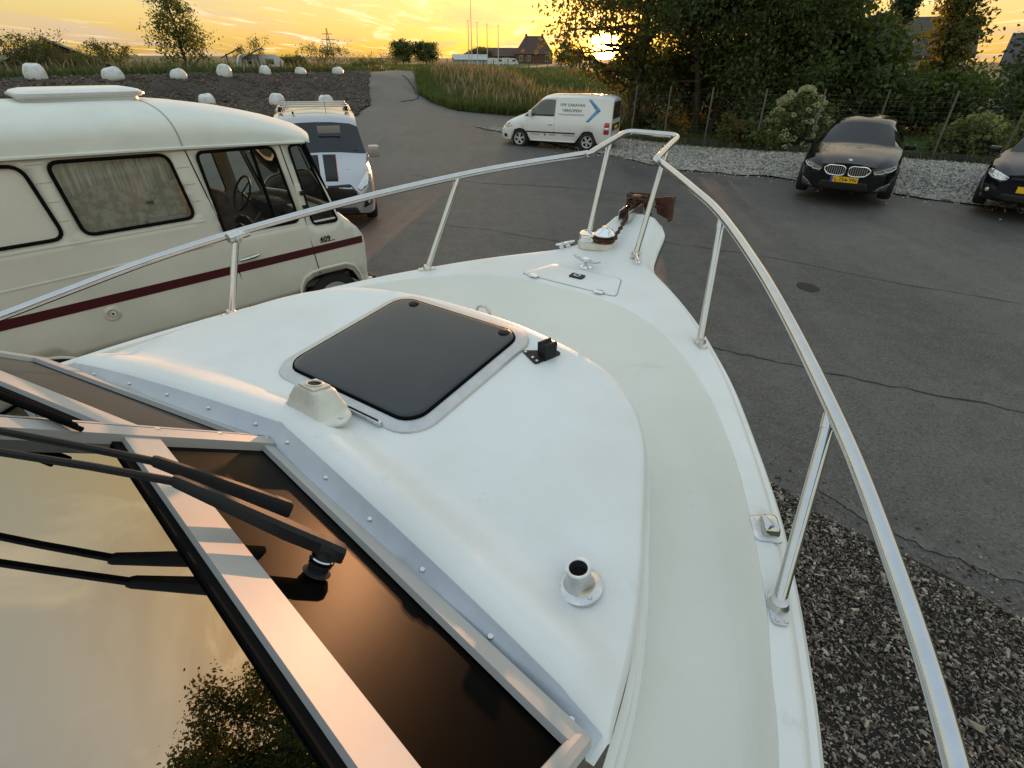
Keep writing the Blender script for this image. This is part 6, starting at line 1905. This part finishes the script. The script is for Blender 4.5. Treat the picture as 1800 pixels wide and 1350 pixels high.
_k = (RNG.random(len(_near)) < .045) & (_front[_front < 9] > 1.2) & (_front[_front < 9] < 8.5)
blades('seeding_grass', _near[_k], _zz[_k], .6, 1.1, .012, ['grass_straw', 'grass_straw', 'reed'], 72, bend=.2, head=1.6)
_far = _p[_front >= 8]; _far = _far[::5]
blades('field_tufts', _far, hz(_far[:, 0], _far[:, 1]), .10, .28, .03, ['grass_green', 'leaf_mid'], 73)
CREST = [(-25, 15.5), (-22.6, 21), (-20.9, 25.4), (-19.2, 28.4), (-17.8, 31.4), (-16.3, 34.3), (-15, 37.4), (-13.4, 39.6), (-11.9, 42.3)]
_l = []
for i in range(len(CREST) - 1):
    a, b2 = np.array(CREST[i]), np.array(CREST[i + 1])
    m = 2600
    t = RNG.random((m, 1)); _l.append(a + (b2 - a) * t + np.array([-.9, .42]) * RNG.gamma(2, 1.1, (m, 1)))
_l = np.vstack(_l)
blades('crest_grass', _l, hz(_l[:, 0], _l[:, 1]) - .03, .12, .42, .025, ['grass_green', 'leaf_mid', 'grass_green', 'reed'], 74)
_k = RNG.random(len(_l)) < .03
blades('crest_reeds', _l[_k], hz(_l[_k][:, 0], _l[_k][:, 1]), .45, .85, .012, ['reed', 'reed', 'grass_straw'], 75, bend=.22, head=2.0)
_p = np.stack([RNG.uniform(-60, 10, 30000), RNG.uniform(50, 95, 30000)], 1)
_p = _p[~in_poly(_p, [(-10.4, 30), (-10.6, 56), (-6, 56), (-6, 30)])]
blades('far_grass', _p, hz(_p[:, 0], _p[:, 1]) - .03, .2, .6, .05, ['grass_green', 'reed', 'leaf_mid'], 76)
_p = np.stack([RNG.uniform(5, 30, 60000), RNG.uniform(14, 34, 60000)], 1)
_p = _p[in_poly(_p, [(5.1, 24.0), (6.8, 22.3), (10.1, 20.0), (13.3, 18.5), (16.1, 16.5), (23, 12), (30, 14), (30, 34), (6, 34)])]
blades('lawn_grass', _p, hz(_p[:, 0], _p[:, 1]) + .01, .04, .12, .014, ['grass_green', 'leaf_mid'], 77)
_w = np.array([p for i in range(len(GRAV_B) - 1) for t in np.linspace(0, 1, 260) for p in [(GRAV_B[i][0] + (GRAV_B[i + 1][0] - GRAV_B[i][0]) * t, GRAV_B[i][1] + (GRAV_B[i + 1][1] - GRAV_B[i][1]) * t)]]) + RNG.normal(0, .14, (260 * (len(GRAV_B) - 1), 2))
blades('fence_weeds', _w, hz(_w[:, 0], _w[:, 1]), .08, .3, .016, ['grass_green', 'leaf_dark', 'reed'], 78)

# ------------------------------------------------------------------ fences, buildings and small things
mm('post_wood', (.12, .108, .095), .85, var=.3, vscale=6, stretch=(1, 1, .2))
mm('wire', (.10, .10, .10), .5, metal=.6)
mm('board_dark', (.035, .030, .026), .85, var=.3, vscale=4)
mm('brick_far', (.12, .060, .045), .85, var=.25, vscale=3)
mm('tile_far', (.075, .045, .038), .8, var=.2, vscale=2)
mm('barn_far', (.085, .055, .042), .85, var=.2, vscale=2)
mm('glasshouse', (.36, .38, .38), .3, var=.1, vscale=.3)
mm('roof_dark', (.050, .046, .044), .8, var=.2, vscale=2)
mm('wall_pale', (.45, .42, .36), .85, var=.1, vscale=2)
mm('block_white', (.68, .70, .71), .45, col2=(.42, .41, .37), cpos=(.30, .48), vscale=3, bump=.35, bscale=6)
mm('pole_white', (.55, .53, .48), .5)
fence = empty('garden_fence', (6.0, 23.0, 0), 0, 'wire mesh garden fence on wooden posts behind the pale gravel strip', 'fence')
FP = [(4.95, 24.15), (6.07, 23.1), (7.36, 21.95), (8.78, 20.6), (10.3, 19.75), (11.9, 18.95), (13.5, 18.1), (14.9, 17.15), (16.4, 16.1), (18.2, 14.9), (20.2, 13.5)]
for x, y in FP:
    z = hz1(x, y); ln = (random.uniform(-.05, .05), random.uniform(-.05, .05))
    mb = MB(); mb.tube([(x - 6, y - 23, z - .2), (x - 6 + ln[0], y - 23 + ln[1], z + 1.98)], [.032, .030], 10); mb.build('post', M['post_wood'], fence)
mb = MB()
for i in range(len(FP) - 1):
    (x0, y0), (x1, y1) = FP[i], FP[i + 1]
    z0, z1 = hz1(x0, y0), hz1(x1, y1)
    for k in range(12):
        hh = .25 + 1.55 * k / 11
        mb.tube([(x0 - 6, y0 - 23, z0 + hh), ((x0 + x1) / 2 - 6, (y0 + y1) / 2 - 23, (z0 + z1) / 2 + hh - .012), (x1 - 6, y1 - 23, z1 + hh)], .0028, 3, caps=False)
    m = int(math.hypot(x1 - x0, y1 - y0) / .15)
    for k in range(m):
        t = k / m; x, y, z = x0 + (x1 - x0) * t, y0 + (y1 - y0) * t, z0 + (z1 - z0) * t
        mb.tube([(x - 6, y - 23, z + .25), (x - 6, y - 23, z + 1.80)], .0022, 3, caps=False)
wm_ = mb.build('wire_mesh', M['wire'], fence, angle=None, recalc=False)
for i in range(len(FP) - 1):
    (x0, y0), (x1, y1) = FP[i], FP[i + 1]
    L = math.hypot(x1 - x0, y1 - y0); a = math.atan2(y1 - y0, x1 - x0)
    mb = MB(); mb.box((0, 0, 0), (L - .06, .035, .26), bev=.004, mtx=Matrix.Translation(((x0 + x1) / 2 - 6, (y0 + y1) / 2 - 23, (hz1(x0, y0) + hz1(x1, y1)) / 2 + .10)) @ Matrix.Rotation(a, 4, 'Z')); mb.build('gravel_board', M['board_dark'], fence)
# field fence posts along the bank top
ff = empty('field_fence', (-5, 62, 1.6), 0, 'row of thin wooden stakes with wire crossing the field below the brick house', 'fence')
SP = []
for px in (786, 797, 815, 850, 868, 893, 912, 930, 944, 962, 985):
    x, y = az_pos(px, 118, 66 + (px - 786) * .05); z = hz1(x, y); SP.append((x, y, z))
    mb = MB(); mb.tube([(x + 5, y - 62, z - 1.9), (x + 5 + random.uniform(-.05, .05), y - 62, z - 1.6 + random.uniform(.9, 1.25))], .05, 6); mb.build('post', M['post_wood'], ff)
mb = MB()
for hh in (.5, .9): mb.tube([(x + 5, y - 62, z - 1.6 + hh) for x, y, z in SP], .01, 3)
mb.build('wire', M['wire'], ff, angle=None, recalc=False)
# white rounded blocks along the dike
BL = [((-20.35, 25.5), 1.0, 'rounded white block nearest on the crest, above the camper roof light'), ((-18.35, 27.5), .98, 'second white block on the crest, between the barn gable and the slim tree'),
      ((-16.95, 30.35), .96, 'white block in front of the foot of the slim ridge tree'), ((-15.72, 32.6), .9, 'white block just left of the little shelter'),
      ((-14.95, 36.2), .9, 'white block touching the right side of the white caravan'), ((-13.5, 37.95), .82, 'white block alone before the low crest bush'),
      ((-11.67, 39.95), .86, 'white block nearest the head of the ramp'), ((-14.85, 28.4), 1.02, 'white block lying halfway down the soil slope, left of the other two'),
      ((-11.2, 27.7), .92, 'white block on the soil slope, in the middle of the lower three'), ((-9.3, 29.0), .86, 'white block half hidden behind the roof bars of the silver van')]
_bl = None
for i, ((x, y), s, lab) in enumerate(BL):
    s *= .80
    rg = np.random.default_rng(90 + i)
    mb = MB(); rows = []
    for k in range(15):
        ph = -PI / 2 + PI * k / 14
        row = []
        for j in range(24):
            th = 2 * PI * j / 24
            f = lambda v, e: math.copysign(abs(v) ** e, v)
            cx_, sx_ = f(math.cos(ph), .45), f(math.sin(ph), .55)
            px_, py_ = f(math.cos(th), .55), f(math.sin(th), .55)
            top = 1 - .22 * max(0, sx_)
            row.append((.5 * s * cx_ * px_ * top * (1 + .03 * math.sin(3 * th + i)), .40 * s * cx_ * py_ * top, .40 * s * (sx_ + .9) * (1 + .05 * math.sin(2 * th + i))))
        rows.append(row)
    mb.grid(rows, closed=True)
    o = mb.build('white_block', M['block_white'], None, angle=60)
    o.location = (x, y, hz1(x, y) - .03 + rg.uniform(-.05, 0)); o.rotation_euler = (rg.normal(0, .10), rg.normal(0, .12), rg.uniform(-.7, .5)); o.scale = tuple(rg.uniform(.85, 1.15, 3))
    prop(o, lab, 'block', 'white rounded blocks along the dike')
# shelter and caravan on the dike
x, y = az_pos(432, 128, 43)
sh = empty('field_shelter', (x, y, 1.98), R(25), 'small open wooden shelter with two tilted dark roof panels on the dike', 'shelter')
for sx in (-1, 1):
    mb = MB(); mb.box((0, 0, 0), (1.35, 1.9, .06), mtx=Matrix.Translation((sx * .62, 0, 1.15)) @ Matrix.Rotation(R(-24), 4, 'Y')); mb.build('roof_panel', M['roof_dark'], sh)
    for sy_ in (-.8, .8):
        mb = MB(); mb.box((sx * .9, sy_, .55), (.09, .09, 1.1)); mb.build('post', M['post_wood'], sh)
for k in range(6):
    mb = MB(); mb.box((-.9 + .36 * k, -.82, .4), (.08, .03, .8)); mb.build('picket', M['wall_pale'], sh)
x, y = az_pos(462, 128, 44.5)
cv = empty('caravan', (x, y, 1.95), R(28), 'small white caravan half sunk behind the dike crest, right of the shelter', 'caravan')
mb = MB(); mb.prism(rpoly([(-1.4, .1), (1.3, .1), (1.45, .7), (1.0, 1.12), (-1.2, 1.12), (-1.45, .7)], .2, 4), -.8, .8, mtx=Matrix.Rotation(R(90), 4, 'X')); mb.build('body', M['block_white'], cv)
for xx in (-.7, .5):
    mb = MB(); mb.box((xx, -.805, .72), (.5, .02, .3), bev=.004); mb.build('window', M['dark_pane'], cv)
for xx in (0.0,):
    mb = MB(); mb.lathe([(.0001, -.1), (.22, -.1), (.24, 0), (.22, .1), (.0001, .1)], 16, mtx=Matrix.Translation((xx, -.75, .1)) @ Matrix.Rotation(R(90), 4, 'X')); mb.build('wheel', M['tyre'], cv)
def gable_house(name, label, cat, x, y, z, rz, W, D, eave, ridge, wallm, roofm, chimneys=(), windows=(), axis='x', over=.3, hip=0.0):
    o = empty(name, (x, y, z), rz, label, cat)
    mb = MB(); mb.box((0, 0, eave / 2), (W, D, eave))
    if hip: pass
    elif axis == 'x': mb.prism([(-D / 2, eave), (D / 2, eave), (0, ridge - .1)], -W / 2, W / 2, mtx=Matrix(((0, 0, 1, 0), (1, 0, 0, 0), (0, 1, 0, 0), (0, 0, 0, 1))))
    else: mb.prism([(-W / 2, eave), (W / 2, eave), (0, ridge - .1)], -D / 2, D / 2, mtx=Matrix(((1, 0, 0, 0), (0, 0, 1, 0), (0, 1, 0, 0), (0, 0, 0, 1))))
    mb.build('wall', wallm, o, angle=None)
    mb = MB(); t = .12
    if hip:
        hw_, hd_ = W / 2 + over, D / 2 + over
        mb.add([(-hw_, -hd_, eave), (hw_, -hd_, eave), (hw_, hd_, eave), (-hw_, hd_, eave), (-W / 2 + hip, 0, ridge), (W / 2 - hip, 0, ridge)], [(0, 1, 5, 4), (2, 3, 4, 5), (1, 2, 5), (3, 0, 4), (3, 2, 1, 0)], 0, False)
    elif axis == 'x':
        for s in (1, -1):
            a = (s * (D / 2 + over), eave - over * (ridge - eave) / (D / 2)); b_ = (0, ridge)
            mb.prism([a, b_, (b_[0], b_[1] + t), (a[0], a[1] + t)], -W / 2 - over, W / 2 + over, mtx=Matrix(((0, 0, 1, 0), (1, 0, 0, 0), (0, 1, 0, 0), (0, 0, 0, 1))))
    else:
        for s in (1, -1):
            a = (s * (W / 2 + over), eave - over * (ridge - eave) / (W / 2)); b_ = (0, ridge)
            mb.prism([a, b_, (b_[0], b_[1] + t), (a[0], a[1] + t)], -D / 2 - over, D / 2 + over, mtx=Matrix(((1, 0, 0, 0), (0, 0, 1, 0), (0, 1, 0, 0), (0, 0, 0, 1))))
    r_ = mb.build('roof', roofm, o, angle=None)
    for cx0, cy0, ch in chimneys:
        mb = MB(); mb.box((cx0, cy0, ch), (.7, .6, 1.6), bev=.03); mb.box((cx0, cy0, ch + .82), (.8, .7, .1)); mb.build('chimney', wallm, r_)
    for wx, wy, wz_, ww, wh in windows:
        mb = MB(); mb.box((wx, wy, wz_), (ww, .12, wh)); f_ = mb.build('window', M['pole_white'], o)
        for q in (-1, 1):
            mb = MB(); mb.box((wx + q * ww * .235, wy - .05, wz_), (ww * .40, .06, wh * .84)); mb.build('pane', M['dark_pane'], f_)
    return o
x, y = az_pos(938, 110, 200)
gable_house('brick_house', 'far brick house with two chimneys on its steep gabled roof, against the bright sky', 'house', x, y, 1.5, R(-2), 12.0, 9, 2.6, 7.6, M['brick_far'], M['tile_far'],
            chimneys=((-2.6, 0, 7.3), (2.6, 0, 7.3)), windows=((-4.0, -4.52, 1.5, 1.2, 1.5), (-1.6, -4.52, 1.5, 1.2, 1.5), (4.4, -4.52, 1.5, 1.3, 1.7)), hip=3.2)
mb = MB()
x, y = az_pos(882, 110, 203)
gable_house('long_barn', 'long low brown barn joined to the left of the brick house', 'barn', x, y, 1.4, R(-2), 15, 8, 2.2, 4.4, M['barn_far'], M['tile_far'], windows=((-4, -4.03, 1.3, 1.6, 1.0), (2, -4.03, 1.3, 1.6, 1.0)))
x, y = az_pos(848, 110, 215)
gable_house('grey_hall', 'grey shed roof behind the barn, between the flagpoles', 'shed', x, y, 1.2, R(-2), 11, 14, 3.0, 5.0, M['glasshouse'], M['glasshouse'], axis='y')
x, y = az_pos(826, 115, 180)
gh = gable_house('glasshouse', 'low pale glasshouse left of the flagpoles', 'glasshouse', x, y, .9, R(8), 9.5, 6, 1.7, 2.9, M['glasshouse'], M['glasshouse'])
for px, d_, lab in ((872, 172, 'left one of the two pale vans parked by the far barn'), (896, 172, 'right one of the two pale vans parked by the far barn')):
    x, y = az_pos(px, 110, d_)
    o = empty('far_van', (x, y, 1.1), R(5), lab, 'van', 'vans by the far barn')
    mb = MB(); mb.prism(rpoly([(-2.3, .3), (2.4, .3), (2.3, 1.1), (1.3, 1.9), (-2.2, 1.95)], .2, 3), -.9, .9, mtx=Matrix.Rotation(R(90), 4, 'X')); mb.build('body', M['block_white'], o)
    mb = MB(); mb.box((1.1, -.91, 1.35), (.9, .03, .45)); mb.build('window', M['dark_pane'], o)
    for xx in (-1.4, 1.5):
        mb = MB(); mb.lathe([(.0001, -.1), (.3, -.1), (.33, 0), (.3, .1), (.0001, .1)], 12, mtx=Matrix.Translation((xx, -.85, .33)) @ Matrix.Rotation(R(90), 4, 'X')); mb.build('wheel', M['tyre'], o)
for px, hh, lab in ((825, 8.2, 'leftmost of the five thin flagpoles, by the glasshouse'), (830, 12.5, 'tallest flagpole of the five, rising out of the picture'), (840, 7.9, 'middle flagpole of the five'), (857, 7.6, 'fourth flagpole from the left'), (876, 7.4, 'rightmost flagpole, before the grey shed roof')):
    x, y = az_pos(px, 115, 134)
    o = empty('flagpole', (x, y, 1.4), 0, lab, 'flagpole', 'flagpoles by the glasshouse')
    mb = MB(); mb.tube([(0, 0, 0), (0, 0, hh)], [.11, .06], 8); mb.build('pole', M['pole_white'], o)
    mb = MB(); mb.lathe([(.0001, .0), (.14, .06), (.14, .14), (.0001, .2)], 10, mtx=Matrix.Translation((0, 0, hh))); mb.build('finial', M['pole_white'], o)
x, y = az_pos(95, 118, 52)
gable_house('grey_barn', 'grey gable roof of a barn showing over the far left dike crest', 'barn', x, y, -.6, R(40), 7, 3.4, 2.8, 4.35, M['barn_far'], M['glasshouse'], axis='y')
x, y = az_pos(1612, 60, 48)
gable_house('neighbour_house', 'house with a dark roof behind the golden conifer', 'house', x, y, .3, R(-30), 5.5, 7, 3.0, 4.95, M['wall_pale'], M['roof_dark'])
x, y = az_pos(1880, 80, 44)
gable_house('neighbour_house', 'dark roof at the top right corner of the picture', 'house', x, y, .3, R(-38), 4.5, 6, 2.6, 3.9, M['wall_pale'], M['roof_dark'])
# pylon on the horizon
x, y = az_pos(581, 100, 620)
py_ = empty('pylon', (x, y, 0), R(10), 'faint lattice electricity pylon on the horizon above the widest crest bush', 'pylon')
mb = MB()
for sx in (-1, 1):
    for sy_ in (-1, 1): mb.tube([(sx * 3.2, sy_ * 3.2, 0), (sx * 1.0, sy_ * 1.0, 17), (sx * .3, sy_ * .3, 26)], .22, 4)
for k in range(6):
    z0 = 3 * k; w0, w1 = 3.2 - 2.2 * z0 / 17, 3.2 - 2.2 * (z0 + 3) / 17
    mb.tube([(-w0, -w0, z0), (w1, -w1, z0 + 3)], .14, 3); mb.tube([(w0, -w0, z0), (-w1, -w1, z0 + 3)], .14, 3)
mb.build('lattice', M['wire'], py_)
mb = MB()
for z, w_ in ((17, 6), (21.5, 5)): mb.tube([(-w_, 0, z), (w_, 0, z)], .25, 4)
mb.build('cross_arm', M['wire'], py_)
